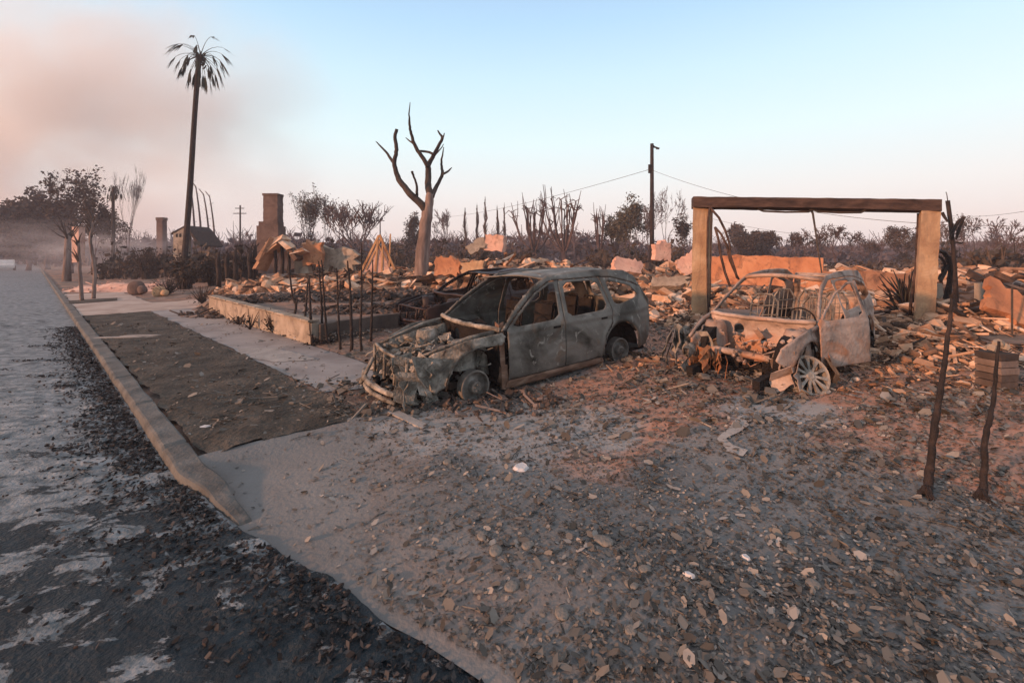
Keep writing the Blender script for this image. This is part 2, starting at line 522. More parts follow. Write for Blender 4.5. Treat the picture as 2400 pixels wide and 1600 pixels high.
# kerb: one long rounded, uneven stone edge
def kerb():
    b = MB(); vs = []; T = axis([(3.0, 14, .06), (14, 30, .5), (30, 300, 10)])
    prof = [(-.03, -.05), (-.02, .07), (-.008, .10), (.012, .112), (.10, .116), (.165, .118), (.18, .112), (.185, -.05)]
    for t in T:
        drop = 0.125 * (1 - sm(t, 2.9, 5.3)) + (.035 if (t % 1.8) < .05 else 0)
        for i, (ds, z) in enumerate(prof):
            k = mnoise.noise(Vector((t * 1.7, i * .3, 0)))
            ds *= .25 + .75 * sm(t, 2.9, 4.9)
            s = 0.87 + ds + .012 * k + (edge_s(t) - .86 if t < 4.8 else 0)
            X, Y = st(s, t)
            vs.append((X, Y, (z - drop + .012 * mnoise.noise(Vector((t * 3, i * .4, 9)))) if z > 0 else z - drop))
    m_ = len(prof); fs = []
    for j in range(len(T) - 1):
        for i in range(m_ - 1):
            a = j * m_ + i
            fs.append((a, a + 1, a + 1 + m_, a + m_))
    b.add(vs, fs)
    o = b.build('kerb', M['kerb'], smooth=False)
    bm = bmesh.new(); bm.from_mesh(o.data); bmesh.ops.recalc_face_normals(bm, faces=bm.faces); bm.to_mesh(o.data); bm.free()
    return tag(o, kind='structure')
kerb()

def patch(name, poly_st, z_off, m, step=.12, noise_amp=.05, zamp=0.0, seed=0, kind='structure'):
    """sheet with an uneven outline, following the terrain"""
    # resample outline
    pts = []
    n_ = len(poly_st)
    for i in range(n_):
        a = Vector(poly_st[i]); c = Vector(poly_st[(i + 1) % n_])
        L = (c - a).length
        k = max(1, int(L / step))
        for j in range(k):
            p = a + (c - a) * j / k
            d = Vector((mnoise.noise(Vector((p.x * 1.7, p.y * 1.7, seed))), mnoise.noise(Vector((p.x * 1.7, p.y * 1.7, seed + 7)))))
            d2 = Vector((mnoise.noise(Vector((p.x * 6, p.y * 6, seed + 3))), mnoise.noise(Vector((p.x * 6, p.y * 6, seed + 11)))))
            pts.append(p + d * noise_amp + d2 * noise_amp * .5)
    poly = np.array([(p.x, p.y) for p in pts])
    mn = poly.min(0); mx = poly.max(0)
    h = step
    V, Fc = grid_domain(poly, [], mn, mx, h)
    b = MB()
    vs = []
    for s, t in V:
        X, Y = st(s, t)
        vs.append((X, Y, gz(X, Y) + z_off + zamp * (mnoise.noise(Vector((X * 2, Y * 2, seed))) + .6 * mnoise.noise(Vector((X * 7, Y * 7, seed))))))
    b.add(vs, Fc)
    o = b.build(name, m, smooth=True)
    if len(o.data.polygons) and o.data.polygons[0].normal.z < 0: o.data.flip_normals()
    return tag(o, kind=kind)

def sdf(Pn, poly):
    """signed distance (negative inside) and nearest boundary point for points Pn (N,2)"""
    A = poly; B = np.roll(poly, -1, axis=0)
    D = B - A
    L2 = (D ** 2).sum(1) + 1e-12
    best = np.full(len(Pn), 1e9); near = np.zeros_like(Pn); inside = np.zeros(len(Pn), bool)
    for i in range(len(A)):
        w_ = Pn - A[i]
        t_ = np.clip((w_ @ D[i]) / L2[i], 0, 1)
        q = A[i] + t_[:, None] * D[i]
        dd = np.hypot(*(Pn - q).T)
        k = dd < best
        best[k] = dd[k]; near[k] = q[k]
        c = ((A[i][1] > Pn[:, 1]) != (B[i][1] > Pn[:, 1]))
        if c.any():
            xi = A[i][0] + (Pn[:, 1] - A[i][1]) / (D[i][1] + 1e-15) * D[i][0]
            inside ^= (c & (Pn[:, 0] < xi))
    best[inside] *= -1
    return best, near
def grid_domain(outline, holes, mn, mx, h):
    nx = int(math.ceil((mx[0] - mn[0]) / h)) + 1
    ny = int(math.ceil((mx[1] - mn[1]) / h)) + 1
    gx = mn[0] + np.arange(nx) * h
    gy = mn[1] + np.arange(ny) * h
    XX, YY = np.meshgrid(gx, gy, indexing='ij')
    Q = np.stack([XX.ravel(), YY.ravel()], 1)
    def full(q):
        d, nr = sdf(q, outline)
        for hl in holes:
            d2, n2 = sdf(q, hl)
            k = -d2 > d
            d = np.where(k, -d2, d)
            nr[k] = n2[k]
        return d, nr
    d, nr = full(Q)
    k = np.abs(d) < h * .62
    Q2 = Q.copy(); Q2[k] = nr[k]
    idx = lambda i, j: i * ny + j
    fs = []; cen = []
    for i in range(nx - 1):
        for j in range(ny - 1):
            f = (idx(i, j), idx(i + 1, j), idx(i + 1, j + 1), idx(i, j + 1))
            fs.append(f)
    fa = np.array(fs)
    cen = Q2[fa].mean(1)
    dc, _ = full(cen)
    keep = dc < -1e-4
    fa = fa[keep]
    used = np.unique(fa)
    remap = -np.ones(len(Q2), int); remap[used] = np.arange(len(used))
    return Q2[used], [tuple(remap[f]) for f in fa]

def arr(p): return np.array(p, float)

patch('driveway', [(.99, 4.95), (4.1, 4.75), (6.9, 4.6), (6.9, -1.5), (6.0, -2.0), (6.0, -16), (_e[0][1] - .01, -16)] + [(b_ - .02, a_) for a_, b_ in _e], .004, M['drive'], .16, .03, 0, 2)
patch('planting_strip', [(1.08, 4.95), (2.66, 4.75), (2.70, 19.0), (1.08, 19.0)], .014, M['dirt'], .08, .09, .03, 4)
patch('pavement', [(2.72, 6.0), (3.93, 5.5), (3.95, 9.6), (3.93, 13), (3.90, 19.3), (2.72, 19.3)], .002, M['walk'], .1, .05, 0, 6)
patch('neighbour_path', [(1.05, 19.1), (9.0, 19.2), (9.0, 21.8), (3.2, 22.5), (3.2, 30.5), (1.05, 30.5)], .006, M['walk2'], .25, .12, 0, 8)
patch('ash_smear', [(2.9, 8.3), (3.5, 8.0), (3.3, 9.6), (2.8, 10.1), (2.65, 9.2)], .012, M['conc_patch'], .05, .07, .004, 10, kind='stuff')
tag(bpy.data.objects['ash_smear'], 'pale ash smear across the joint in the pavement', 'ash')
# light bare patch on the driveway, outline read off the ground
bp_px = [(1740, 975), (1755, 1000), (1700, 1030), (1722, 1045), (1758, 1058), (1745, 1072), (1712, 1060), (1680, 1030), (1700, 1012), (1718, 990)]
bp = [to_st(*G(*q)[:2]) for q in bp_px]
patch('bare_patch', bp, .02, M['conc_patch'], .03, .03, 0, 12, kind='structure')

# ------------------------------------------------------------------ burnt cars
def circle(cx, cz, r, n=28, kz=1.0):
    return [(cx + r * math.cos(2 * math.pi * i / n), cz + r * kz * math.sin(2 * math.pi * i / n)) for i in range(n)]
def smooth_poly(p, it=1):
    for _ in range(it):
        q = []
        for i in range(len(p)):
            a = p[i]; b = p[(i + 1) % len(p)]
            q.append((a[0] * .88 + b[0] * .12, a[1] * .88 + b[1] * .12))
            q.append((a[0] * .12 + b[0] * .88, a[1] * .12 + b[1] * .88))
        p = q
    return p
def panel(name, outline, holes, mapf, m, parent, h=.025, thick=.009):
    o_ = arr(outline)
    V, Fc = grid_domain(o_, [arr(x) for x in holes], o_.min(0), o_.max(0), h)
    b = MB()
    b.add([mapf(u, v) for u, v in V], Fc)
    ob = b.build(name, m, parent, smooth=True)
    md = ob.modifiers.new('thick', 'SOLIDIFY'); md.thickness = thick; md.offset = 0
    return ob
def bend(x, y, z, amp, seed):
    v = Vector((x * 1.5, z * 1.5, seed))
    v2 = Vector((x * 5, z * 5, seed + 4))
    return amp * (mnoise.noise(v) + .35 * mnoise.noise(v2))

def wheel_disc(parent, name, c, r, wdt, m, tilt=0, yaw=0, spokes=0, ring=.0):
    """rim without tyre; axis along local y"""
    e = MB()
    rot = Matrix.Rotation(yaw, 3, 'Z') @ Matrix.Rotation(tilt, 3, 'X')
    def ringv(rad, y, n=40):
        return [rot @ Vector((rad * math.cos(2 * math.pi * i / n), y, rad * math.sin(2 * math.pi * i / n))) + Vector(c) for i in range(n)]
    n = 40
    if spokes:
        prof = [(r * .86, wdt * .38), (r * .97, wdt * .5), (r, wdt * .42), (r * .90, wdt * .2), (r * .90, -wdt * .3), (r, -wdt * .5), (r * .84, -wdt * .45), (r * .84, wdt * .1)]
    else:
        prof = [(r * .30, wdt * .72), (r * .36, wdt * .62), (r * .42, wdt * .10), (r * .62, wdt * .02), (r * .84, wdt * .08), (r * .90, wdt * .5), (r, wdt * .5), (r, -wdt * .4), (r * .9, -wdt * .5), (r * .3, -wdt * .5)]
    vs = []; fs = []
    for rad, y in prof: vs += ringv(rad, y)
    k = len(prof)
    for a in range(k if spokes else k - 1):
        b_ = (a + 1) % k
        for i in range(n):
            j = (i + 1) % n
            fs.append((a * n + i, a * n + j, b_ * n + j, b_ * n + i))
    if not spokes:
        fs.append(tuple(range(n - 1, -1, -1)))
    e.add(vs, fs)
    if spokes:
        for i in range(spokes):
            an = 2 * math.pi * i / spokes
            d = Vector((math.cos(an), 0, math.sin(an))); o = Vector((-math.sin(an), 0, math.cos(an)))
            q = []
            for rad, hw, y in ((r * .18, r * .07, wdt * .36), (r * .5, r * .055, wdt * .40), (r * .88, r * .11, wdt * .42)):
                q.append((rad, hw, y))
            for g in range(2):
                a0, a1 = q[g], q[g + 1]
                P8 = []
                for (rad, hw, y) in (a0, a1):
                    for dy in (0, -.03):
                        for sgn in (-1, 1):
                            P8.append(rot @ (d * rad + o * hw * sgn + Vector((0, y + dy, 0))) + Vector(c))
                e.add(P8, ((0, 1, 5, 4), (2, 6, 7, 3), (0, 4, 6, 2), (1, 3, 7, 5), (0, 2, 3, 1), (4, 5, 7, 6)))
        vs = []; fs = []
        for rad, y in ((.001, wdt * .44), (r * .16, wdt * .44), (r * .24, wdt * .38), (r * .22, wdt * .1)):
            vs += ringv(rad, y, 16)
        for a in range(3):
            for i in range(16):
                j = (i + 1) % 16
                fs.append((a * 16 + i, a * 16 + j, (a + 1) * 16 + j, (a + 1) * 16 + i))
        e.add(vs, fs)
    else:
        for i in range(5):
            an = 2 * math.pi * i / 5 + .3
            p0 = rot @ Vector((r * .18 * math.cos(an), wdt * .6, r * .18 * math.sin(an))) + Vector(c)
            p1 = rot @ Vector((r * .18 * math.cos(an), wdt * .85, r * .18 * math.sin(an))) + Vector(c)
            e.tube([p0, p1], r * .045, 6)
    o = e.build(name, m, parent, smooth=False)
    return o

def car_shell(root, sx, sz, mats, seed, opt):
    """half of the panels on each side. local frame: +x nose, +y the car's left, z up; the rims rest on z = 0"""
    rng = random.Random(seed)
    dz = opt.get('drop', -.10)
    amp = opt.get('amp', .018)
    wid = opt.get('wid', 1.0)
    def W(x, z):
        u = .905
        if z < .6: u -= .035 * ((.6 - z) / .35) ** 2
        if z > .80: u -= .03 * min(1, (z - .8) / .2)
        if z > 1.0: u -= (z - 1.0) * .36
        if x > 1.4: u -= .26 * ((x - 1.4) / .9) ** 2
        if x < -1.6: u -= .16 * ((-x - 1.6) / .7) ** 2
        # raised shoulder line and wheel-arch lips
        u += .012 * math.exp(-((z - .93) / .035) ** 2)
        for cx in (1.4, -1.4):
            rr = math.hypot(x - cx, z - .37)
            if z < .95: u += .022 * math.exp(-((rr - .46) / .05) ** 2)
        return u * wid
    def side(sgn, sd_, a=amp, off=0.0, crush=None):
        def f(x, z):
            y = W(x, z) + off + bend(x, 0, z, a, sd_)
            X = x * sx; Z = z * sz + dz
            if crush:
                X, y, Z = crush(X, y, Z)
            return (X, sgn * y, Z)
        return f
    arch_f = circle(1.40, .37, .42)
    arch_r = circle(-1.40, .37, .42)
    rail = [(1.0, .97), (.91, .985), (.60, 1.215), (.29, 1.415), (-.03, 1.55), (-.2, 1.56), (-1.12, 1.54), (-1.40, 1.515), (-1.92, 1.38), (-2.12, 1.30), (-2.07, 1.46), (-1.75, 1.60), (-1.3, 1.645), (-.6, 1.66), (-.02, 1.63), (.30, 1.49), (.64, 1.275)]
    fdoor = [(.90, .30), (-.14, .29), (-.16, 1.0), (-.22, 1.545), (-.035, 1.54), (.28, 1.405), (.59, 1.205), (.89, .98)]
    fwin = smooth_poly([(.80, 1.00), (-.075, 1.01), (-.15, 1.505), (-.04, 1.50), (.25, 1.385), (.55, 1.19)])
    rdoor = [(-.155, .29), (-.93, .30), (-1.0, .62), (-1.17, .82), (-1.21, 1.0), (-1.11, 1.53), (-.235, 1.548), (-.175, 1.0)]
    rwin = smooth_poly([(-.26, 1.01), (-1.12, 1.03), (-1.045, 1.49), (-.31, 1.51)])
    quart = [(-.95, .30), (-1.3, .28), (-2.1, .30), (-2.28, .42), (-2.34, .75), (-2.28, 1.05), (-2.14, 1.29), (-1.92, 1.37), (-1.40, 1.505), (-1.125, 1.528), (-1.225, 1.0), (-1.185, .81), (-1.015, .61)]
    qwin = smooth_poly([(-1.32, 1.06), (-2.0, 1.16), (-1.84, 1.33), (-1.24, 1.475)])
    fender = opt.get('fender') or [(.99, .96), (.905, .94), (.905, .28), (.98, .28), (1.0, .50), (1.38, .5), (1.75, .5), (1.80, .36), (2.05, .40), (2.20, .60), (2.22, .78), (2.0, .87), (1.5, .955)]
    light = smooth_poly([(2.0, .62), (2.19, .64), (2.20, .74), (1.98, .80)])
    for sgn in (1, -1):
        s_ = seed + (0 if sgn == 1 else 31)
        near = sgn == 1
        if not opt.get('no_rail', False) or near:
            panel('window_frame', rail, [], side(sgn, s_, amp * .5), mats['body'], root, .025, .022)
        if near or not opt.get('far_doors_open'):
            d1 = panel('front_door', fdoor, [fwin] if (near or not opt.get('far_window_shut')) else [], side(sgn, s_ + 1), mats['body'], root, .022)  # far front window left uncut, added to darken the cabin
            if near and opt.get('ajar'):
                d1.location = (.90 * sx, .0, 0)
                for v in d1.data.vertices: v.co.x -= .90 * sx
                d1.rotation_euler = (R(3), 0, R(opt['ajar']))
                d1.location.y = .12
            d2 = panel('rear_door', rdoor, [rwin], side(sgn, s_ + 2), mats['body'], root, .022)
            if opt.get('handles', True) and near:
                for (hx, par) in ((.0, d1), (-1.0, d2)):
                    hb = MB()
                    hb.box((0, 0, 0), (.13, .012, .03))
                    ho = hb.build('handle_recess', mats['dark'], par)
                    ho.location = ((hx - (0)) * sx, W(hx, .90) + .006, .90 * sz + dz)
                    if par is d1 and opt.get('ajar'): ho.location.x -= .90 * sx
        qp = panel('rear_quarter_panel', quart, [arch_r, qwin], side(sgn, s_ + 3), mats['body'], root, .025)
        cr_ = opt.get('crush') if near else opt.get('crush_far')
        fa = opt.get('fender_amp', .03)
        panel('front_fender', fender, [arch_f] + ([light] if opt.get('light_hole') else []), side(sgn, s_ + 4, fa, 0, cr_), mats['fender'] if near else mats.get('fender_far', mats['fender']), root, .025)
        # sill, rusted
        panel('sill', [(.96, .18), (-.95, .20), (-.93, .285), (.92, .29)], [], side(sgn, s_ + 6, amp, .01), mats['rust'], root, .03, .03)
        # inner wheel housings
        for cx in (1.4, -1.4):
            b = MB(); n = 14; vs = []; fs = []
            for i in range(n + 1):
                an = math.pi * i / n
                for yy in (.55, .70, .86):
                    vs.append((cx * sx + .43 * sx * math.cos(an), sgn * yy * wid, .34 * sz + dz + .44 * math.sin(an)))
            for i in range(n):
                for k in range(2):
                    a = i * 3 + k; fs.append((a, a + 1, a + 4, a + 3))
            b.add(vs, fs)
            b.add([(cx * sx + .43 * math.cos(math.pi * i / n) * sx, sgn * .55 * wid, .34 * sz + dz + .44 * math.sin(math.pi * i / n)) for i in range(n + 1)], (tuple(range(n + 1)),))
            b.build('wheel_housing', mats['dark'], root, smooth=True)
    # roof
    def roof(x, y):
        t_ = min(1, max(0, (x + 2.05) / 2.12))
        z = 1.52 + .145 * math.sin(math.pi * (t_ ** .75) * .93) ** .6 if 0 < t_ < 1 else 1.5
        z = 1.655 - .05 * (y / .66) ** 2 - .10 * sm(-x, 1.3, 2.05) - .03 * sm(x, -.4, .07)
        z += bend(x, 0, y, opt.get('roof_amp', .02), seed + 8) - opt.get('sag', 0.0) * math.exp(-((x + .7) / .6) ** 2 - (y / .5) ** 2)
        return (x * sx, y * wid, z * sz + dz)
    if opt.get('roof', True):
        ro = [(opt.get('peel', -.03), -.69), (-.3, -.70), (-1.3, -.665), (-1.95, -.63), (-2.08, -.4), (-2.1, 0), (-2.08, .4), (-1.95, .63), (-1.3, .665), (-.03, .665), (.05, .3), (.08, 0), (.08 + opt.get('peel', 0) * .6, -.3)]
        sun_h = [(-.17, .34), (-.20, .34), (-.21, -.30), (-.42, -.36), (-.43, -.30), (-.27, -.26), (-.24, .0)]
        panel('roof', ro, [sun_h] if opt.get('slot') else [], roof, mats['roof'], root, .04, .02)
    else:
        b = MB()
        pts = [Vector(roof(.07, y)) + Vector((0.0, 0, .0)) for y in np.linspace(-.66, .66, 9)]
        b.tube(pts, .035, 6)
        b.build('windscreen_header', mats['body'], root, smooth=True)
        b = MB()
        pts = [Vector(roof(-1.3, y)) - Vector((0, 0, .12)) for y in np.linspace(-.66, .66, 9)]
        b.tube(pts, .03, 6)
        b.build('roof_bow', mats['body'], root, smooth=True)
    # cowl bar (base of the windscreen)
    b = MB()
    pts = [((.98 + .13 * math.cos(y / .86 * 1.5)) * sx, y * wid, 1.0 * sz + dz + .02 * mnoise.noise(Vector((y * 3, seed, 0)))) for y in np.linspace(-.86, .86, 18)]
    b.tube(pts, [.034 + .012 * mnoise.noise(Vector((i * .7, seed, 3))) for i in range(18)], 6)
    b.build('windscreen_sill', mats['ash'], root, smooth=True)
    # firewall
    def fw(y, z):
        return (1.0 * sx + .05 * mnoise.noise(Vector((y * 3, z * 3, seed + 1))) + (.05 if abs(y) < .25 and z < .7 else 0), y * wid, z * sz + dz)
    panel('firewall', [(-.83, .3), (.83, .3), (.85, .98), (-.85, .98)], [circle(-.35, .78, .09, 14), circle(.1, .62, .06, 12)], fw, mats['wall'], root, .045, .02)
    # tailgate frame
    def tg(y, z):
        x = -2.31 if z < 1.05 else -2.31 + (z - 1.05) * .55
        return (x * sx + .02 * mnoise.noise(Vector((y * 3, z * 3, seed + 2))), y * wid, z * sz + dz)
    panel('tailgate', [(-.72, .45), (.72, .45), (.74, 1.02), (.60, 1.50), (-.60, 1.50), (-.74, 1.02)], [smooth_poly([(-.6, 1.03), (.6, 1.03), (.5, 1.42), (-.5, 1.42)])], tg, mats['body'], root, .04, .02)
    # floor
    b = MB()
    b.box((-.55 * sx, 0, .24 * sz + dz), (3.1 * sx, 1.55 * wid, .05))
    b.box((-.4 * sx, 0, .30 * sz + dz), (2.6 * sx, .3, .12))
    for y in (-.68, .68): b.box((1.35 * sx, y * .65, .27 * sz + dz), (1.9 * sx, .09, .12))
    b.build('floor_pan', mats['dark'], root)
    # seats: bare wire frames
    for (x, y) in ((-.05, .38), (-.05, -.38), (-.95, .4), (-.95, -.4), (-.95, 0)):
        b = MB(); hw = .22 if x > -.5 else .17
        lean = rng.uniform(-.12, -.02)
        zt = opt.get('seat_top', 1.08)
        z0 = .42 * sz + dz
        b.tube([(x * sx, y - hw, z0), (x * sx - .10 + lean, y - hw * .95, zt - .12), (x * sx - .12 + lean, y - hw * .5, zt), (x * sx - .12 + lean, y + hw * .5, zt), (x * sx - .10 + lean, y + hw * .95, zt - .12), (x * sx, y + hw, z0)], .018, 5)
        for k in range(4):
            zz = z0 + (zt - z0) * (k + .6) / 4.6
            b.tube([(x * sx - .04 + lean * .6, y - hw * .95, zz), (x * sx - .02, y, zz - .02), (x * sx - .04 + lean * .6, y + hw * .95, zz)], .008, 4)
        for k in (-.4, 0, .4):
            b.tube([(x * sx + .02, y + k * hw, z0), (x * sx - .1 + lean, y + k * hw, zt)], .007, 4)
        b.box((x * sx + .2, y, z0 - .02), (.46, hw * 1.9, .05), jit=.2, rng=rng)
        if opt.get('added_seat_boards'):
            b.box((x * sx - .07 + lean * .5, y, (z0 + zt) / 2), (.07, hw * 1.8, (zt - z0) * .94), Matrix.Rotation(-.16, 3, 'Y'), .12, rng)  # solid board added to block the view through and blacken the cabin
        b.build('seat_frame', mats['seat'], root)
    # dash remains and steering column
    b = MB()
    b.tube([(.72 * sx, -.8 * wid, .88 * sz + dz), (.68 * sx, 0, .86 * sz + dz), (.72 * sx, .8 * wid, .88 * sz + dz)], .045, 6)
    for _ in range(22):
        b.box((rng.uniform(.55, .9) * sx, rng.uniform(-.75, .75), rng.uniform(.55, .9) * sz + dz), (rng.uniform(.05, .2), rng.uniform(.05, .25), rng.uniform(.03, .14)), rrot(rng, .6), .3, rng)
    b.build('dashboard_frame', mats['seat'], root)
    b = MB()
    b.tube([(.75 * sx, .36, .75 * sz + dz), (.38 * sx, .36, .92 * sz + dz)], .025, 6)
    ring = [(.38 * sx + .06 * math.cos(a), .36 + .18 * math.sin(a), .93 * sz + dz + .17 * math.cos(a)) for a in np.linspace(0, 2 * math.pi, 20)]
    b.tube(ring, .012, 5)
    b.build('steering_wheel', mats['dark'], root)
    return W

def engine_bay(root, sx, sz, mats, seed, dz, dense=1.0, fwd=0.0, bumper=True):
    rng = random.Random(seed)
    z = lambda v: v * sz + dz
    b = MB()      # upper side rails
    for sgn in (1, -1):
        b = MB()
        b.tube([(1.0 * sx, sgn * .78, z(.96)), (1.35 * sx, sgn * .74, z(.93)), (1.75 * sx, sgn * .68, z(.84)), (2.12 * sx, sgn * .62, z(.74))], [.034, .03, .026, .022], 4)
        b.build('bay_rail', mats['ash'], root, smooth=True)
        # strut tower
        b = MB()
        c = Vector((1.36 * sx, sgn * .56, z(.5)))
        n = 14
        vs = []; fs = []
        for k, (r, h) in enumerate(((.21, 0), (.19, .28), (.15, .36), (.07, .37), (.06, .33), (.001, .33))):
            for i in range(n):
                a = 2 * math.pi * i / n
                vs.append(c + Vector((r * math.cos(a), r * math.sin(a) * .8, h + .01 * rng.uniform(-1, 1))))
        for k in range(5):
            for i in range(n):
                fs.append((k * n + i, k * n + (i + 1) % n, (k + 1) * n + (i + 1) % n, (k + 1) * n + i))
        b.add(vs, fs)
        b.build('strut_tower', mats['ash'], root, smooth=True)
        # inner apron sheet, crumpled
        def ap(x, zz, sgn=sgn):
            return (x * sx, sgn * (.60 + .10 * mnoise.noise(Vector((x * 4, zz * 4, seed + sgn))) ) , z(zz))
        panel('inner_apron', [(1.02, .35), (1.5, .62), (1.85, .35), (2.1, .42), (2.12, .72), (1.7, .84), (1.02, .93)], [], ap, mats['ash'], root, .04, .015)
    # engine block
    b = MB()
    if bumper: b.box((1.50 * sx, -.08, z(.46)), (.42, .66, .34), None, .12, rng)
    b.box((1.50 * sx, -.08, z(.66 if bumper else .32)), (.28, .56, .10), Matrix.Rotation(.08, 3, 'X'), .15, rng)
    for k in range(5 if bumper else 0):
        b.tube([(1.62 * sx, -.32 + k * .13, z(.66)), (1.76 * sx, -.32 + k * .13, z(.62)), (1.80 * sx, -.32 + k * .13, z(.45))], .028, 6)
    b.box((1.45 * sx, .34, z(.42)), (.38, .30, .34), Matrix.Rotation(.3, 3, 'Z'), .2, rng)
    b.build('engine_block', mats.get('engine', mats['ash']), root)
    # front frame
    b = MB()
    if not bumper: sx = sx * .9
    b.tube([(2.12 * sx, -.66, z(.76)), (2.20 * sx, -.3, z(.79)), (2.22 * sx, .05, z(.77)), (2.15 * sx, .62, z(.74))], .022, 4)
    for y in ((-.64, -.22, .20, .6) if bumper else ()):
        b.tube([(2.14 * sx, y, z(.76)), (2.18 * sx, y + rng.uniform(-.04, .04), z(.36))], .024, 5)
    if bumper: b.build('radiator_support', mats['ash'], root, smooth=True)
    # bumper beam, fallen low in front
    b = MB()
    if not bumper:
        b.tube([(1.95 * sx, y, z(.50) + .03 * mnoise.noise(Vector((y * 2, 1, seed)))) for y in np.linspace(-.56, .35, 9)], .05, 6)
        b.build('cross_member', mats['ash'], root, smooth=True)
        b = MB()
    for zz, rr in (((.27, .035), (.17, .030)) if bumper else ()):
        b.tube([((2.22 - .16 * (y / .8) ** 2 + .04) * sx + fwd, y, z(zz) + .10 - abs(dz) * 0 + .02 * mnoise.noise(Vector((y * 2, zz, seed)))) for y in np.linspace(-.86, .62, 12)], rr, 6)
    if bumper:
        b.tube([(2.24 * sx, -.42, z(.62)), (2.27 * sx + fwd, -.44, z(.22) + .06)], .028, 5)
        b.build('bumper_beam', mats['ash'], root, smooth=True)
    # burnt hoses, brackets and torn sheet in the bay
    b = MB()
    for _ in range(int(150 * dense)):
        c = Vector((rng.uniform(1.08, 2.15) * sx, rng.uniform(-.62, .66), z(rng.uniform(.34, .80))))
        k = rng.random()
        if k < .45:
            b.box(c, (rng.uniform(.02, .15), rng.uniform(.02, .13), rng.uniform(.006, .06)), rrot(rng, 1.2), .5, rng)
        elif k < .8:
            p = [c]
            for _i in range(4): p.append(p[-1] + Vector((rng.uniform(-.12, .12), rng.uniform(-.12, .12), rng.uniform(-.07, .07))))
            b.tube(p, rng.uniform(.004, .013), 5)
        else:
            b.rock(c, (rng.uniform(.04, .11), rng.uniform(.04, .11), rng.uniform(.03, .08)), rng, rrot(rng, 1))
    tag(b.build('engine_bay_debris', mats['ash'], root), kind='stuff')

def torn_front(root, m, seed, x0, x1, sgn, n, z0, z1, y0, y1):
    """ragged melted sheet hanging on the nose corner: folded strips in one mesh"""
    rng = random.Random(seed)
    b = MB()
    for k in range(n):
        x = rng.uniform(x0, x1); y = sgn * rng.uniform(y0, y1)
        top = Vector((x, y, rng.uniform(z0 + (z1 - z0) * .5, z1)))
        w_ = rng.uniform(.05, .16)
        dirw = Vector((rng.uniform(-1, 1), rng.uniform(-.4, .4), rng.uniform(-.3, .3))).normalized() * w_
        vs = []; p = top.copy()
        m_ = 6
        for i in range(m_):
            tw = w_ * (1 - .1 * i)
            vs += [p - dirw * (1 - .08 * i), p + dirw * rng.uniform(.5, 1.1)]
            p = p + Vector((rng.uniform(-.06, .06), sgn * rng.uniform(-.05, .06), -rng.uniform(.03, .11)))
        fs = [(2 * i, 2 * i + 1, 2 * i + 3, 2 * i + 2) for i in range(m_ - 1)]
        b.add(vs, fs)
    o = b.build('torn_sheet_metal', m, root, smooth=False)
    md = o.modifiers.new('thick', 'SOLIDIFY'); md.thickness = .006
    return o

def place_car(root, cx, cy, heading, wb, sink=(0, 0), roll=0):
    f = Vector((math.cos(heading), math.sin(heading)))
    a = Vector((cx, cy)) + f * wb / 2
    c = Vector((cx, cy)) - f * wb / 2
    za = gz(a.x, a.y) + sink[0]; zc = gz(c.x, c.y) + sink[1]
    pitch = math.atan2(za - zc, wb)
    root.location = (cx, cy, (za + zc) / 2)
    root.rotation_euler = (roll, -pitch, heading)
    root.rotation_mode = 'XYZ'

# --- the grey SUV
suv = thing('burnt_suv', (0, 0, 0), 'large grey burnt-out SUV with bare engine bay, parked left of the other wreck', 'burnt car', 'burnt-out cars on the driveway')
sm_ = dict(engine=M['rubble_dark'], body=M['suv'], fender=M['ash_metal'], fender_far=M['ash_metal'], rust=M['suv_rust'], dark=M['soot'], roof=M['suv'], ash=M['ash_metal'], wall=M['soot'], seat=M['soot'])
def crush1(x, y, z):
    k = sm(x, 1.45, 2.1)
    return (x - .06 * k, y + k * .07 * mnoise.noise(Vector((x * 7, z * 7, 3))) - .03 * k, z - .05 * k + k * .05 * mnoise.noise(Vector((x * 6, z * 6, 8))))
car_shell(suv, .96, .98, sm_, 11, dict(slot=True, peel=.30, far_window_shut=True, added_seat_boards=True, crush=crush1, crush_far=crush1, roof_amp=.014, amp=.011,
          fender=[(.99, .96), (.93, .90), (1.0, .80), (1.38, .83), (1.62, .74), (1.80, .52), (1.84, .40), (2.02, .36), (2.16, .52), (2.22, .76), (2.0, .85), (1.5, .945)]))
engine_bay(suv, 1.0, .98, sm_, 5, -.10, 1.8, .16)
torn_front(suv, M['ash_metal'], 3, 1.75, 2.22, 1, 34, .10, .70, .35, .74)
torn_front(suv, M['ash_metal'], 9, 1.9, 2.22, -1, 9, .15, .62, .3, .66)
w1 = wheel_disc(suv, 'front_wheel', (1.36, .80, .20), .215, .13, M['rim'], 0, R(6))
w1['label'] = 'bare rim and brake disc standing in ash'
wheel_disc(suv, 'front_wheel', (1.36, -.78, .20), .215, .13, M['rim'])
wheel_disc(suv, 'rear_wheel', (-1.35, .78, .20), .20, .14, M['rim'])
wheel_disc(suv, 'rear_wheel', (-1.35, -.78, .20), .20, .14, M['rim'])
# door post at the front edge of the door, rusted
b = MB(); b.box((.92, .80, .55), (.07, .10, .80), None, .1, random.Random(4)); b.box((.905, .84, .22), (.09, .06, .3), None, .3, random.Random(4))
b.build('hinge_post', M['suv_rust'], suv)
fA = G(1110, 938)                                             # near front wheel on the ground
HD = math.atan2(-.57, -.822)
hv = Vector((math.cos(HD), math.sin(HD))); lv = Vector((-hv.y, hv.x))
cxy = Vector((fA.x, fA.y)) - lv * .80 - hv * 1.36
place_car(suv, cxy.x, cxy.y, HD, 2.8, (-.02, -.03))

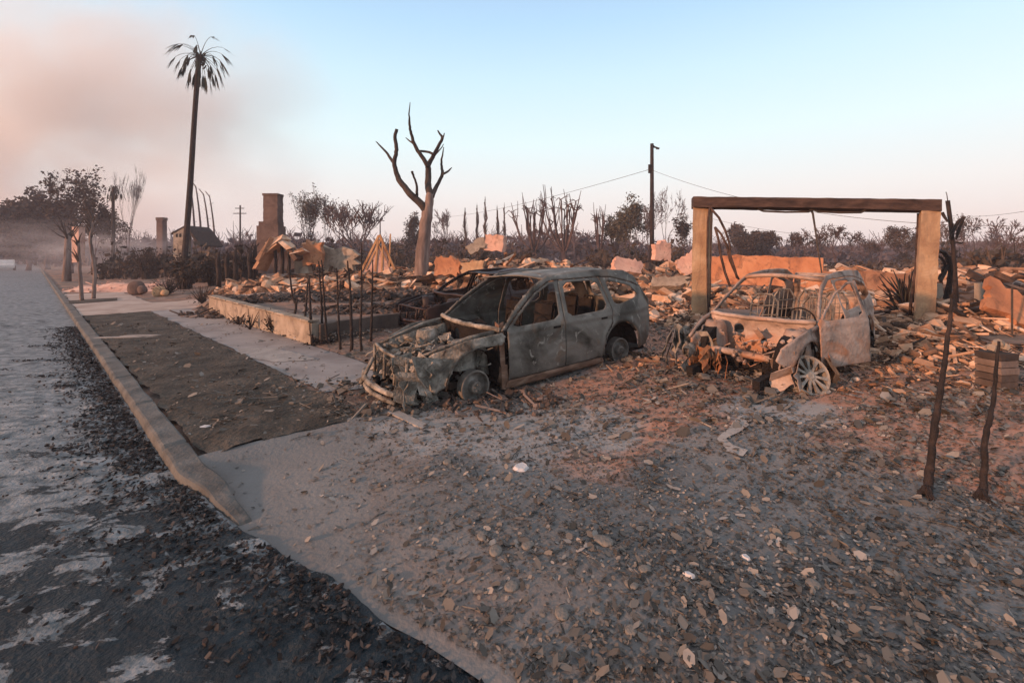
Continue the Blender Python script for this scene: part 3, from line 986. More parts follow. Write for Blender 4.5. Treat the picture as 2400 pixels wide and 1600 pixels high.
# --- the bleached hatchback in front of the garage frame
# the hatchback has sagged almost to the ground
hat = thing('burnt_hatchback', (0, 0, 0), 'pinkish burnt-out small car facing out of the garage frame, wheel rim fallen sideways', 'burnt car', 'burnt-out cars on the driveway')
hm = dict(engine=M['soot'], body=M['hatch'], fender=M['hatch'], fender_far=M['ash_metal'], rust=M['hatch_rust'], dark=M['soot'], roof=M['hatch'], ash=M['hatch'], wall=M['hatch'], seat=M['rim'])
def crush_r(x, y, z):
    k = sm(x, .9, 1.9)
    return (x - .1 * k, y + .16 * k * mnoise.noise(Vector((x * 5, z * 5, 13))) + .05 * k, z - .12 * k + .07 * k * mnoise.noise(Vector((x * 5, z * 5, 21))))
car_shell(hat, .90, .88, hm, 47, dict(roof=False, ajar=-20, crush_far=crush_r, wid=.84, amp=.034, fender_amp=.012, seat_top=.98, far_doors_open=True,
          fender=[(.99, .97), (.905, .95), (.905, .42), (.96, .40), (1.0, .50), (1.38, .5), (1.75, .5), (1.78, .48), (2.02, .52), (2.14, .62), (2.05, .76), (1.8, .87), (1.4, .96)]))
engine_bay(hat, .82, .88, hm, 15, -.10, .5, 0, False)
torn_front(hat, M['ash_metal'], 13, 1.45, 1.9, -1, 14, .12, .70, .55, .92)
torn_front(hat, M['hatch'], 33, 1.2, 1.85, 1, 12, .10, .60, .45, .78)
torn_front(hat, M['hatch_rust'], 43, 1.3, 1.85, -1, 14, .05, .50, .1, .75)
torn_front(hat, M['hatch_rust'], 23, .75, 1.0, 1, 9, .08, .5, .70, .86)
wo = wheel_disc(hat, 'front_wheel', (1.46, .80, .20), .25, .15, M['alloy'], R(24), R(-30), spokes=11)
wo['label'] = 'spoked alloy rim fallen outward without its tyre'
wheel_disc(hat, 'front_wheel', (1.26, -.74, .18), .19, .13, M['soot'])
wheel_disc(hat, 'rear_wheel', (-1.26, .74, .18), .19, .13, M['soot'])
wheel_disc(hat, 'rear_wheel', (-1.26, -.74, .18), .19, .13, M['soot'])
b = MB()       # suspension arm left bare behind the fallen rim
b.tube([(1.26, .45, .25), (1.30, .7, .27), (1.32, .86, .26)], [.05, .04, .05], 6); b.tube([(1.26, .62, .2), (1.26, .58, .62)], .04, 6)
b.build('suspension_arm', M['hatch_rust'], hat, smooth=True)
HH = math.atan2(-.62, -.79)
hv2 = Vector((math.cos(HH), math.sin(HH))); lv2 = Vector((-hv2.y, hv2.x))
fB = G(1880, 915)
c2 = Vector((fB.x + .20, fB.y)) - lv2 * .86 - hv2 * 1.30
place_car(hat, c2.x, c2.y, HH, 2.52, (0, 0))

# --- the dark sedan behind the SUV
sed = thing('burnt_sedan', (0, 0, 0), 'dark maroon burnt car almost hidden behind the grey SUV', 'burnt car', 'burnt-out cars on the driveway')
dm = dict(body=M['maroon'], fender=M['maroon'], rust=M['maroon'], dark=M['soot'], roof=M['maroon'], ash=M['maroon'], wall=M['soot'], seat=M['soot'])
car_shell(sed, 1.0, .82, dm, 71, dict(roof_amp=.05, sag=.25, amp=.03, handles=False))
engine_bay(sed, 1.0, .82, dm, 25, -.10, .6)
for sx_, nm in ((1.4, 'front_wheel'), (-1.4, 'rear_wheel')):
    for y in (-.78, .78): wheel_disc(sed, nm, (sx_, y, .19), .2, .13, M['soot'])
place_car(sed, -.75, 12.0, HD + R(8), 2.8)

# ------------------------------------------------------------------ garage frame
gf = thing('garage_frame', tuple(on(1900, 9.8)), 'scorched garage door frame of two stucco columns under a dark beam', 'garage frame')
def gchild(b, name, m, smooth=False):
    o = b.build(name, m, None, smooth)
    o.parent = gf
    o.matrix_parent_inverse = Matrix.Translation(gf.location).inverted()
    return o
DL, DR = 10.4, 9.2
def pillar(px0, px1, py_top, py_bot, pxb0, pxb1, d, seed):
    a = P(px0, py_top, d); c = P(px1, py_top, d); a2 = P(pxb0, py_bot, d); c2_ = P(pxb1, py_bot, d)
    dep = Vector((.30, .40, 0)) * .75
    b = MB(); n = 26; vs = []
    for i in range(n + 1):
        u = i / n
        q0 = a2.lerp(a, u); q1 = c2_.lerp(c, u)
        k = .012 * mnoise.noise(Vector((u * 9, seed, 0)))
        for q in (q0, q0.lerp(q1, .5), q1, q1 + dep, q0.lerp(q1, .5) + dep, q0 + dep):
            vs.append(q + Vector((k + .008 * mnoise.noise(Vector((u * 22, q.x * 3, seed))), .01 * mnoise.noise(Vector((u * 13, q.x * 5, seed + 3))), 0)))
    fs = []
    for i in range(n):
        for j in range(6):
            fs.append((i * 6 + j, i * 6 + (j + 1) % 6, (i + 1) * 6 + (j + 1) % 6, (i + 1) * 6 + j))
    fs.append(tuple(range(5, -1, -1))); fs.append(tuple(range(n * 6, n * 6 + 6)))
    b.add(vs, fs)
    return gchild(b, 'column', M['stucco'])
pl = pillar(1624, 1662, 484, 750, 1620, 1655, DL, 1)
pr = pillar(2160, 2206, 494, 790, 2143, 2190, DR, 2)
pr['label'] = 'column with a row of dark bolt holes'
# plinth of the near column
b = MB(); c = P(2166, 770, DR - .02); b.box((c.x + .05, c.y + .16, c.z + .02), (.52, .50, .52), Matrix.Rotation(-.3, 3, 'Z'), .08, random.Random(3)); o = b.build('plinth', M['stucco'], pr)
o.matrix_parent_inverse = pr.matrix_parent_inverse
c = P(1640, 742, DL - .02); b = MB(); b.box((c.x + .05, c.y + .18, c.z + .02), (.5, .48, .36), Matrix.Rotation(-.3, 3, 'Z'), .08, random.Random(5)); o = b.build('plinth', M['stucco'], pl)
o.matrix_parent_inverse = pl.matrix_parent_inverse
# bolt holes
for (px, py) in ((2168, 590), (2166, 622), (2184, 592), (2182, 624), (2170, 688)):
    b = MB(); q = P(px, py, DR - .012); b.tube([q, q + Vector((0, .03, 0))], .014, 8); o = b.build('bolt_hole', M['soot'], pr); o.matrix_parent_inverse = pr.matrix_parent_inverse
# beam: long charred timber, split along the underside
b = MB(); n = 60; vs = []
tl = P(1625, 460.5, DL - .06); tr = P(2208, 467, DR - .06); bl = P(1625, 485.5, DL - .06); br = P(2208, 495, DR - .06)
for i in range(n + 1):
    u = i / n; t_ = tl.lerp(tr, u); q = bl.lerp(br, u)
    k = .010 * mnoise.noise(Vector((u * 20, 0, 0))); k2 = .014 * mnoise.noise(Vector((u * 16, 4, 0)))
    dep = Vector((.13, .44, 0))
    vs += [q + Vector((0, 0, k2 + .03 * math.sin(u * 3.14))), t_ + Vector((0, 0, k)), t_ + dep + Vector((0, 0, k)), q + dep + Vector((0, 0, k2))]
fs = []
for i in range(n):
    for j in range(4): fs.append((i * 4 + j, i * 4 + (j + 1) % 4, (i + 1) * 4 + (j + 1) % 4, (i + 1) * 4 + j))
fs += [(3, 2, 1, 0), (n * 4, n * 4 + 1, n * 4 + 2, n * 4 + 3)]
b.add(vs, fs); gchild(b, 'beam', M['beam'])
# steel straps under the beam, sprung loose
for (x0, x1, y0, y1) in ((1777, 1905, 495, 496.5), (1905, 2028, 496, 498)):
    b = MB()
    u0 = (x0 - 1625) / 583; u1 = (x1 - 1625) / 583
    d0 = DL + (DR - DL) * u0; d1 = DL + (DR - DL) * u1
    pts = [P(x0, y0 - 5, d0), P(x0 + 12, y0, d0), P((x0 + x1) / 2, (y0 + y1) / 2 + 1.5, (d0 + d1) / 2), P(x1 - 10, y1, d1), P(x1, y1 - 5, d1)]
    b.tube(pts, .022, 5); gchild(b, 'metal_strap', M['wire'])
b = MB()
b.tube([P(1900, 490, 9.85), P(1905, 500, 9.85), P(1912, 545, 9.8), P(1918, 590, 9.75), P(1927, 645, 9.7)], [.03, .022, .018, .018, .014], 6)
gchild(b, 'hanging_rod', M['wire'])
# bent door tracks by the left column
tr1 = [(1663, 488), (1659, 520), (1658, 600), (1659, 690), (1662, 760)]
tr2 = [(1668, 492), (1667, 530), (1665, 620), (1664, 720)]
tr3 = [(1664, 486), (1685, 510), (1700, 540), (1710, 570), (1712, 600), (1722, 630), (1728, 652)]
tr4 = [(1676, 532), (1684, 560), (1690, 600), (1700, 640), (1712, 672)]
tr5 = [(1676, 532), (1690, 548), (1703, 572), (1711, 610), (1724, 640), (1732, 655)]
for k, (tt, rr) in enumerate(((tr1, .024), (tr2, .016), (tr3, .028), (tr4, .030), (tr5, .026))):
    b = MB()
    b.tube([P(x, y, DL - .15 - (.35 if k > 1 else 0) * i / len(tt)) for i, (x, y) in enumerate(tt)], rr, 5)
    gchild(b, 'door_track', M['beam'], True)
b = MB(); b.tube([P(2153, 500, DR + .35), P(2151, 560, DR + .35), P(2146, 640, DR + .35), P(2136, 700, DR + .35), P(2132, 740, DR + .35)], .03, 5); gchild(b, 'door_track', M['beam'], True)

# ------------------------------------------------------------------ garden wall
def wall_run(name, pts, h, th, m, label, cat, seed=0, cap=None):
    """low wall along a ground polyline; pts are world xy, h height above ground (number or list)"""
    o = pts[0]
    root = thing(name, (o[0], o[1], gz(*o)), label, cat)
    b = MB(); vs = []; P2 = [Vector(p) for p in pts]
    dense = []
    for i in range(len(P2) - 1):
        k = max(1, int((P2[i + 1] - P2[i]).length / .15))
        for j in range(k): dense.append((P2[i].lerp(P2[i + 1], j / k), (i + j / k) / (len(P2) - 1)))
    dense.append((P2[-1], 1.0))
    n = len(dense)
    for i, (p, u) in enumerate(dense):
        d = (dense[min(n - 1, i + 1)][0] - dense[max(0, i - 1)][0]).normalized(); nn = Vector((-d.y, d.x)) * th / 2
        hh = np.interp(u, np.linspace(0, 1, len(h)), h) if hasattr(h, '__len__') else h
        zb = min(gz(p.x - nn.x * 1.2, p.y - nn.y * 1.2), gz(p.x + nn.x * 1.2, p.y + nn.y * 1.2)) - .05
        kk = .02 * mnoise.noise(Vector((i * .3, seed, 0))) + (.16 * mnoise.noise(Vector((i * .13, seed, 5))) + .07 * mnoise.noise(Vector((i * .7, seed, 8))) if 'boundary' in name else 0)
        for (q, z) in ((p - nn, zb), (p - nn, zb + hh + kk), (p + nn, zb + hh + kk * .6), (p + nn, zb)):
            j = .01 * mnoise.noise(Vector((i * .5, z * 4, seed)))
            vs.append((q.x + j - o[0], q.y + j - o[1], z - gz(*o)))
    fs = []
    for i in range(n - 1):
        for j in range(4): fs.append((i * 4 + j, i * 4 + (j + 1) % 4, (i + 1) * 4 + (j + 1) % 4, (i + 1) * 4 + j))
    fs += [(3, 2, 1, 0), tuple((n - 1) * 4 + k for k in range(4))]
    b.add(vs, fs); b.build('wall', m, root)
    return root
gw = wall_run('garden_wall', [st(4.02, 17.2), st(4.02, 13.2), st(4.05, 9.42)], [.55, .53, .50], .16, M['cream'], 'low cream rendered wall between the pavement and the raised burnt garden', 'garden wall', 3)
b = MB(); rng = random.Random(8)
for k in range(12):
    t0 = 17.2 - k * .65
    c = st(4.02, t0 - .32)
    b.box((c[0] - gw.location.x, c[1] - gw.location.y, .548 - k * .005), (.62, .22, .04), Matrix.Rotation(math.atan2(TY, TX), 3, 'Z'), .06, rng)
b.build('coping', M['cream'], gw)
wall_run('retaining_wall', [st(4.12, 9.42), st(7.0, 9.42), st(10.5, 9.5)], [.46, .36, .25], .18, M['rubble_dark'], 'dark scorched retaining wall running back beside the driveway behind the SUV nose', 'retaining wall', 6)

# ------------------------------------------------------------------ rubble
def heap(name, cx, cy, rx, ry, h, n, smin, smax, m, label, cat, seed, rot=0, flatness=.35, planks=.25, mound=None):
    rng = random.Random(seed)
    b = MB()
    cz = gz(cx, cy)
    def hz(u, v):
        r = math.hypot(u, v)
        k = max(0, 1 - r * r)
        return h * k * (0.65 + .5 * mnoise.noise(Vector((u * 2 + seed, v * 2, seed * .3)))) 
    c_, s_ = math.cos(rot), math.sin(rot)
    def wp(u, v):
        x = u * rx; y = v * ry
        return cx + x * c_ - y * s_, cy + x * s_ + y * c_
    if mound is not None:
        mb = MB(); vs = []; N = 26
        for i in range(N + 1):
            for j in range(N + 1):
                u = -1 + 2 * i / N; v = -1 + 2 * j / N
                X, Y = wp(u, v)
                vs.append((X, Y, gz(X, Y) - .06 + hz(u, v) * .9 + .12 * h * mnoise.noise(Vector((X * 1.5, Y * 1.5, seed)))))
        fs = [(i * (N + 1) + j, (i + 1) * (N + 1) + j, (i + 1) * (N + 1) + j + 1, i * (N + 1) + j + 1) for i in range(N) for j in range(N)]
        b.add(vs, fs)
    if mound is not None: n = int(n * 1.9); smax *= .8
    for _ in range(n):
        r = math.sqrt(rng.random()); a = rng.uniform(0, 2 * math.pi)
        u, v = r * math.cos(a), r * math.sin(a)
        X, Y = wp(u, v)
        z = gz(X, Y) + hz(u, v) * .92
        s = smin + (smax - smin) * rng.random() ** 3.6
        k = rng.random()
        if k < planks:
            L = s * rng.uniform(1.5, 3.5)
            b.box((X, Y, z + .03), (L, s * rng.uniform(.12, .3), s * rng.uniform(.06, .14)), rrot(rng, .5), .12, rng)
        elif k < planks + .35:
            b.box((X, Y, z + s * .1), (s, s * rng.uniform(.5, 1), s * rng.uniform(.1, .45)), rrot(rng, .7), .35, rng)
        else:
            b.rock((X, Y, z + s * .08), (s * rng.uniform(.6, 1.1), s * rng.uniform(.5, 1), s * flatness * rng.uniform(.6, 1.6)), rng, rrot(rng, .5))
    o = b.build(name, m)
    return tag(o, label, cat, kind='stuff')

def wxy(px, d): return ((px - 1200.0) / F * d, d)
def hp(name, px, d, rx, ry, h, n, smin, smax, m, label, seed, rot=0, **k):
    x, y = wxy(px, d)
    return heap(name, x, y, rx, ry, h, n, smin, smax, m, label, 'rubble', seed, rot, mound=1, **k)
# collapsed house right of the bare tree and round the garage
hp('rubble_heap', 1530, 15.5, 3.4, 3.0, .75, 900, .06, .65, M['rubble'], 'orange-lit mound of plaster and roof rubble just left of the garage frame', 21)
hp('rubble_heap', 1330, 19, 4.0, 2.6, 1.1, 650, .08, .8, M['rubble'], 'brown rubble mound seen over the roof of the SUV', 22)
hp('rubble_heap', 1120, 21, 4.6, 2.8, 1.55, 700, .08, .95, M['rubble'], 'tallest rubble mound, right behind the bare tree, topped by a pink block', 23)
hp('rubble_heap', 870, 20, 3.4, 2.2, .9, 500, .08, .8, M['rubble'], 'rubble below the broken timber gable left of the bare tree', 24)
hp('rubble_heap', 690, 21.5, 3.8, 2.0, .8, 450, .08, .8, M['rubble'], 'rubble under the tall brick chimney', 25)
hp('rubble_heap', 1830, 14.5, 4.6, 2.6, .45, 800, .06, .6, M['rubble'], 'low rubble spread on the garage floor behind the wrecked small car', 26)
hp('rubble_heap', 2060, 8.4, 1.5, 1.1, .22, 420, .04, .4, M['rubble'], 'grey tile rubble between the small car and the right column', 27, planks=.4)
hp('rubble_heap', 2290, 9.4, 1.9, 1.2, .4, 420, .05, .5, M['rubble'], 'rubble bank running right from the foot of the right column', 28, planks=.4)
hp('rubble_heap', 2215, 7.0, 1.9, .8, .12, 420, .03, .26, M['rubble'], 'thin spread of broken tiles in front of the right column', 37, planks=.4)
hp('rubble_heap', 2480, 12.5, 3.0, 2.5, 1.0, 360, .08, .8, M['rubble_dark'], 'dark charred heap at the right edge of the picture', 29, planks=.5)
hp('rubble_heap', 1500, 11.8, 1.9, 1.6, .22, 520, .04, .35, M['rubble'], 'scattered plaster rubble right behind the rear of the SUV', 30)
hp('rubble_heap', 1150, 26, 11, 3.5, 1.3, 900, .1, 1.1, M['rubble'], 'long rubble line of the further burnt lots behind the bare tree', 31)
hp('rubble_heap', 1050, 15.6, 3.3, 1.2, .28, 420, .05, .45, M['rubble_dark'], 'dark garden debris between the bare tree and the hidden maroon car', 32)
hp('rubble_heap', 800, 15.2, 2.8, 1.6, .22, 380, .05, .5, M['rubble_dark'], 'ashy planks and debris on the raised garden behind the thin stems', 33, planks=.5)
hp('rubble_heap', 1700, 28, 16, 4, 1.0, 800, .1, 1.2, M['rubble'], 'far rubble line seen behind the garage frame', 34)
hp('rubble_heap', 2300, 20, 6, 4, 1.3, 500, .1, 1.1, M['rubble'], 'far rubble mound right of the garage frame', 35)
hp('rubble_heap', 620, 14.6, 2.6, 1.5, .12, 380, .03, .35, M['rubble_dark'], 'ash and charred scraps on the raised garden behind the cream wall', 38, planks=.4)
hp('rubble_heap', 860, 11.9, 1.8, .9, .10, 300, .03, .30, M['rubble_dark'], 'charred scraps at the driveway corner of the raised garden', 39, planks=.4)
hp('rubble_heap', 1620, 10.4, .9, .7, .22, 240, .04, .3, M['rubble'], 'small rubble fan at the foot of the left column', 36)
# debris under and round the cars
fw_ = Vector((cxy.x, cxy.y)) + hv * 1.9
heap('ash_debris', fw_.x, fw_.y, 1.1, 1.0, .12, 520, .02, .16, M['litter'], 'melted scraps and ash under the nose of the SUV', 'debris', 41, mound=None)
q_ = Vector((cxy.x, cxy.y)) + hv * 1.3 + lv * 1.0
heap('ash_debris', q_.x, q_.y, 1.0, .55, .10, 420, .02, .14, M['rubble_dark'], 'dark ash crumbs round the standing front rim of the SUV', 'debris', 42, mound=None)
q_ = Vector((c2.x, c2.y)) + hv2 * 1.9
heap('ash_debris', q_.x, q_.y, 1.3, .8, .10, 700, .015, .13, M['litter'], 'rusty scraps spilled in front of the small car', 'debris', 43, mound=None)
q_ = Vector((c2.x, c2.y)) + lv2 * 1.3 + hv2 * .2
heap('ash_debris', q_.x, q_.y, 1.4, .7, .07, 500, .015, .12, M['rubble'], 'orange rusty scraps beside the ajar door of the small car', 'debris', 44, mound=None)
q_ = Vector((cxy.x, cxy.y)) - hv * 1.6 + lv * 1.1
heap('ash_debris', q_.x, q_.y, 1.0, .6, .06, 260, .02, .14, M['rubble'], 'reddish scraps beside the rear wheel of the SUV', 'debris', 45, mound=None)
heap('ash_debris', *G(760, 925)[:2], 1.5, .8, .03, 420, .015, .10, M['litter'], 'pale crumbs over the end of the planting strip', 'debris', 46, mound=None)

# slabs and blocks one can tell apart
def slab(name, px, py, d, size, rot, m, label, cat='wall piece', seed=1, jit=.34, holes=None):
    rng = random.Random(seed)
    b = MB()
    # subdivided broken slab
    nx, nz = 8, 6
    vs = []; fs = []
    hx, hy, hz = size[0] / 2, size[1] / 2, size[2] / 2
    Rm = Matrix.Rotation(rot[2], 3, 'Z') @ Matrix.Rotation(rot[1], 3, 'Y') @ Matrix.Rotation(rot[0], 3, 'X')
    for side in (-1, 1):
        for i in range(nx + 1):
            for j in range(nz + 1):
                x = -hx + 2 * hx * i / nx; z = -hz + 2 * hz * j / nz
                edge = (i in (0, nx)) or (j in (0, nz))
                if edge:
                    x += jit * size[0] * .5 * mnoise.noise(Vector((i * 1.3, j * 1.7, seed))); z += jit * size[2] * .9 * mnoise.noise(Vector((i * 1.9, j * 1.3, seed + 5)))
                y = side * hy + .03 * mnoise.noise(Vector((x * 2, z * 2, seed)))
                vs.append(Rm @ Vector((x, y, z)))
    K = (nx + 1) * (nz + 1)
    for i in range(nx):
        for j in range(nz):
            a = i * (nz + 1) + j; q = (a, a + nz + 1, a + nz + 2, a + 1)
            fs.append(q); fs.append(tuple(K + k for k in reversed(q)))
    ring = [i * (nz + 1) for i in range(nx + 1)] + [nx * (nz + 1) + j for j in range(1, nz + 1)] + [i * (nz + 1) + nz for i in range(nx - 1, -1, -1)] + [j for j in range(nz - 1, 0, -1)]
    for k in range(len(ring)):
        a, c = ring[k], ring[(k + 1) % len(ring)]
        fs.append((c, a, a + K, c + K))
    b.add(vs, fs)
    o = b.build(name, m)
    o.location = P(px, py, d)
    return tag(o, label, cat)
slab('wall_slab', 775, 603, 22, (2.9, .25, 1.15), (0, R(9), R(-12)), M['cream'], 'long pale fallen wall slab sloping down right of the tall brick chimney', seed=2)
slab('wall_slab', 690, 610, 21.6, (1.4, .22, .95), (R(-8), 0, R(10)), M['stucco_pink'], 'grey pink wall piece standing right of the broken arch', seed=3)
slab('wall_slab', 735, 596, 21.4, (.95, .25, 1.1), (0, 0, R(-5)), M['stucco_orange'], 'small orange wall block against the pale sloping slab', seed=4)
slab('wall_slab', 1050, 626, 17.5, (1.0, .3, .72), (R(-5), R(4), R(-15)), M['stucco_orange'], 'bright orange wall panel just right of the bare tree trunk', seed=5)
slab('wall_slab', 1110, 630, 17.2, (.85, .25, .55), (R(-5), R(-3), R(-8)), M['stucco'], 'tan wall panel right of the bright orange one, above the SUV roof', seed=6)
slab('concrete_block', 1162, 570, 20.5, (.85, .7, .72), (0, R(5), R(-12)), M['stucco_pink'], 'pink cube-like block on top of the tallest rubble mound', 'block', seed=7, jit=.16)
slab('wall_slab', 1118, 577, 20.3, (.9, .18, .5), (R(-30), R(-28), R(10)), M['cream'], 'pale tilted slab leaning on the pink block of the rubble mound', seed=8)
slab('wall_slab', 1612, 618, 15, (.75, .18, .55), (R(-20), R(-35), R(8)), M['stucco_pink'], 'salmon tilted slab touching the left edge of the garage frame', seed=9)
slab('wall_slab', 2385, 722, 8.6, (1.1, .14, .75), (R(-35), R(30), R(-20)), M['stucco_orange'], 'orange tilted slab at the right edge beyond the thin iron post', seed=10)
slab('wall_slab', 1550, 590, 24, (.9, .4, .9), (0, 0, .2), M['stucco_pink'], 'pinkish wall stub right behind the utility pole', seed=11)
slab('wall_slab', 1470, 625, 15, (1.0, .25, .5), (R(-30), R(8), .2), M['stucco_pink'], 'pink slab lying left on the orange-lit rubble mound', seed=12)
slab('wall_slab', 1570, 662, 14, (1.1, .2, .35), (R(-40), R(-5), -.2), M['cream'], 'pale slab lying low in the rubble near the left column', seed=13)
# rounded tank behind the SUV roof
def tank():
    c = on(1368, 16.5); r = thing('water_tank', tuple(c), 'greyish round-topped tank standing behind the SUV roof', 'tank')
    b = MB(); prof = [(.46, 0), (.48, .5), (.46, .85), (.38, 1.0), (.20, 1.06), (.001, 1.07)]; n = 20; vs = []; fs = []
    for rr, z in prof:
        for i in range(n):
            a = 2 * math.pi * i / n; k = 1 + .05 * mnoise.noise(Vector((math.cos(a) * 2, math.sin(a) * 2, z * 2)))
            vs.append((rr * k * math.cos(a), rr * k * math.sin(a), z))
    for j in range(len(prof) - 1):
        for i in range(n): fs.append((j * n + i, j * n + (i + 1) % n, (j + 1) * n + (i + 1) % n, (j + 1) * n + i))
    b.add(vs, fs); b.build('tank_body', M['cream'], r, smooth=True)
    b = MB(); b.tube([(0, 0, 1.06), (0, 0, 1.13)], .08, 10); b.build('cap', M['wire'], r)
tank()
# orange boundary wall far behind the garage frame
wall_run('boundary_wall', [wxy(1645, 24), wxy(1800, 22), wxy(1930, 20.5)], [1.55, 1.5, 1.45], .2, M['stucco_orange'], 'taller red-orange wall seen through the left half of the garage frame', 'wall', 12)
wall_run('boundary_wall', [wxy(1925, 17), wxy(2010, 17), wxy(2150, 17.2)], [.95, .9, .82], .2, M['stucco_orange'], 'lower bright orange wall seen through the right half of the garage frame', 'wall', 13)

# broken timber gable left of the bare tree
def gable():
    c = on(888, 21.5); r = thing('broken_gable', tuple(c), 'broken timber gable of splintered studs left of the bare tree', 'house ruin')
    L = lambda px, py: Vector(P(px, py, 21.5)) - c
    rng = random.Random(3)
    b = MB()
    for (a, e, w_) in (((845, 640), (888, 552), .07), ((925, 632), (890, 550), .07), ((858, 632), (893, 560), .05), ((912, 625), (915, 548), .04), ((880, 640), (886, 556), .06), ((895, 640), (897, 560), .05), ((905, 610), (885, 570), .04)):
        b.tube([L(*a), L(*e)], w_, 4)
    b.build('stud', M['timber'], r)
    b = MB()
    vs = [L(850, 640), L(868, 600), L(884, 572), L(890, 600), L(897, 575), L(904, 605), L(915, 640)]
    b.prism(vs, (0.05, .12, 0)); b.build('sheathing', M['stucco_pink'], r)
    return r
gable()
# house ruin with a broken arch under the chimney
def arch_ruin():
    c = on(645, 21); r = thing('arch_ruin', tuple(c), 'ruined house corner with a broken arched roof edge below the tall chimney', 'house ruin')
    L = lambda px, py, d=21: Vector(P(px, py, d)) - c
    b = MB()
    out_ = [(612, 625), (622, 592), (640, 565), (655, 556), (672, 562), (688, 580), (692, 600), (680, 596), (672, 584), (660, 576), (650, 580), (640, 590), (632, 606), (624, 628)]
    # shell as prism in pieces (quads) so that it stays valid
    rng = random.Random(14)
    pieces = [((608, 628), (632, 590), .22), ((622, 604), (650, 560), .20), ((640, 572), (668, 557), .24), ((660, 562), (686, 582), .2), ((676, 576), (698, 606), .18), ((632, 592), (660, 572), .12), ((690, 596), (716, 588), .10)]
    for (p0, p1, w_) in pieces:
        a_ = L(*p0); e_ = L(*p1); mid = (a_ + e_) / 2; dv = (e_ - a_); ang = math.atan2(dv.z, dv.x)
        b.box(mid, (dv.length * 1.1, .8, w_), Matrix.Rotation(-ang, 3, 'Y') @ Matrix.Rotation(rng.uniform(-.15, .15), 3, 'X'), .3, rng)
    b.build('roof_edge', M['rubble'], r)
    for (px, y0, y1) in ((645, 586, 640), (661, 578, 642), (676, 594, 640)):
        b = MB(); b.tube([L(px, y1), L(px + 2, (y0 + y1) / 2), L(px, y0)], [.09, .07, .08], 6); b.build('post', M['char'], r)
    b = MB(); b.prism([L(690, 640, 21.4), L(690, 600, 21.4), L(716, 586, 21.4), L(724, 640, 21.4)], (.1, .2, 0)); b.build('wall', M['cream'], r)
arch_ruin()
def chimney(px, d, parts, m, label, name='brick_chimney', cap=True, rnd=0):
    """parts: (px0, px1, py_top, py_bottom) stages from the ground up"""
    c = on(px, d); r = thing(name, tuple(c), label, 'chimney')
    for k, (x0, x1, y0, y1, nm) in enumerate(parts):
        b = MB(); a = P(x0, y1, d) - c; e = P(x1, y0, d) - c
        w_ = e.x - a.x; n = 12; vs = []
        dep = min(w_, .9) * (.8 if k else 1)
        for i in range(n + 1):
            u = i / n; z = a.z + (e.z - a.z) * u
            for (sx, sy) in ((-1, -1), (1, -1), (1, 1), (-1, 1)):
                jx = .02 * mnoise.noise(Vector((u * 8, k * 3 + sx, sy)))
                vs.append(((a.x + e.x) / 2 + sx * w_ / 2 + jx, sy * dep / 2 + jx, z))
        fs = []
        for i in range(n):
            for j in range(4): fs.append((i * 4 + j, i * 4 + (j + 1) % 4, (i + 1) * 4 + (j + 1) % 4, (i + 1) * 4 + j))
        fs += [(3, 2, 1, 0), tuple(n * 4 + q for q in range(4))]
        b.add(vs, fs); b.build(nm, m, r)
    return r
ch = chimney(635, 27, [(611, 661, 530, 640, 'base'), (614, 658, 520, 531, 'shoulder'), (624, 657, 458, 521, 'stack'), (622, 658, 455, 460, 'cap')], M['brick'], 'tall brown brick chimney standing alone above the ruins left of centre')
chimney(378, 55, [(372, 386, 516, 628, 'stack'), (370, 388, 510, 517, 'cap')], M['brick'], 'small dark round-topped chimney between the spindly trees and the tall palm')
chimney(184, 40, [(176, 192, 532, 615, 'stack'), (173, 195, 560, 566, 'cap')], M['stucco_pink'], 'pink-lit slim chimney behind the twin kerbside trunks')
chimney(2393, 30, [(2388, 2402, 610, 668, 'base'), (2390, 2400, 608, 612, 'cap')], M['brick'], 'thin brick chimney at the far right edge')
# small ruined gable house by the palm
def small_house():
    d = 38; c = on(440, d); r = thing('ruined_house', tuple(c), 'small burnt gabled house shell behind the foot of the tall palm', 'house')
    L = lambda px, py, dd=0: Vector(P(px, py, d + dd)) - c
    b = MB(); b.prism([L(406, 620), L(406, 542), L(428, 534), L(440, 542), L(440, 620)], (0, .4, 0)); b.build('wall', M['cream'], r)
    b = MB(); b.prism([L(400, 546), L(430, 530), L(434, 528), L(434, 532), L(402, 550)], (0, 3, 0)); b.prism([L(434, 528), L(446, 540), L(470, 575), L(466, 578), L(442, 545), L(434, 533)], (0, 3, 0)); b.build('roof', M['char'], r)
    b = MB()
    for px in (412, 420): b.prism([L(px, 556, -.03), L(px, 549, -.03), L(px + 4, 547, -.03), L(px + 4, 556, -.03)], (0, .02, 0))
    b.build('window', M['soot'], r)
small_house()
# framed box panel at right, and the square stump
def frame_box():
    d = 12; c = on(2316, d); r = thing('electric_box', tuple(c), 'white framed meter box standing behind the dark heap at right', 'box')
    L = lambda px, py: Vector(P(px, py, d)) - c
    b = MB(); a = L(2301, 712); e = L(2331, 664); b.prism([(a.x, 0, a.z - .3), (e.x, 0, a.z - .3), (e.x, 0, e.z), (a.x, 0, e.z)], (0, .2, 0)); b.build('body', M['cream'], r)
    b = MB(); b.prism([(a.x + .07, -.012, a.z), (e.x - .07, -.012, a.z), (e.x - .07, -.012, e.z - .07), (a.x + .07, -.012, e.z - .07)], (0, .01, 0)); b.build('door', M['brick'], r)
frame_box()

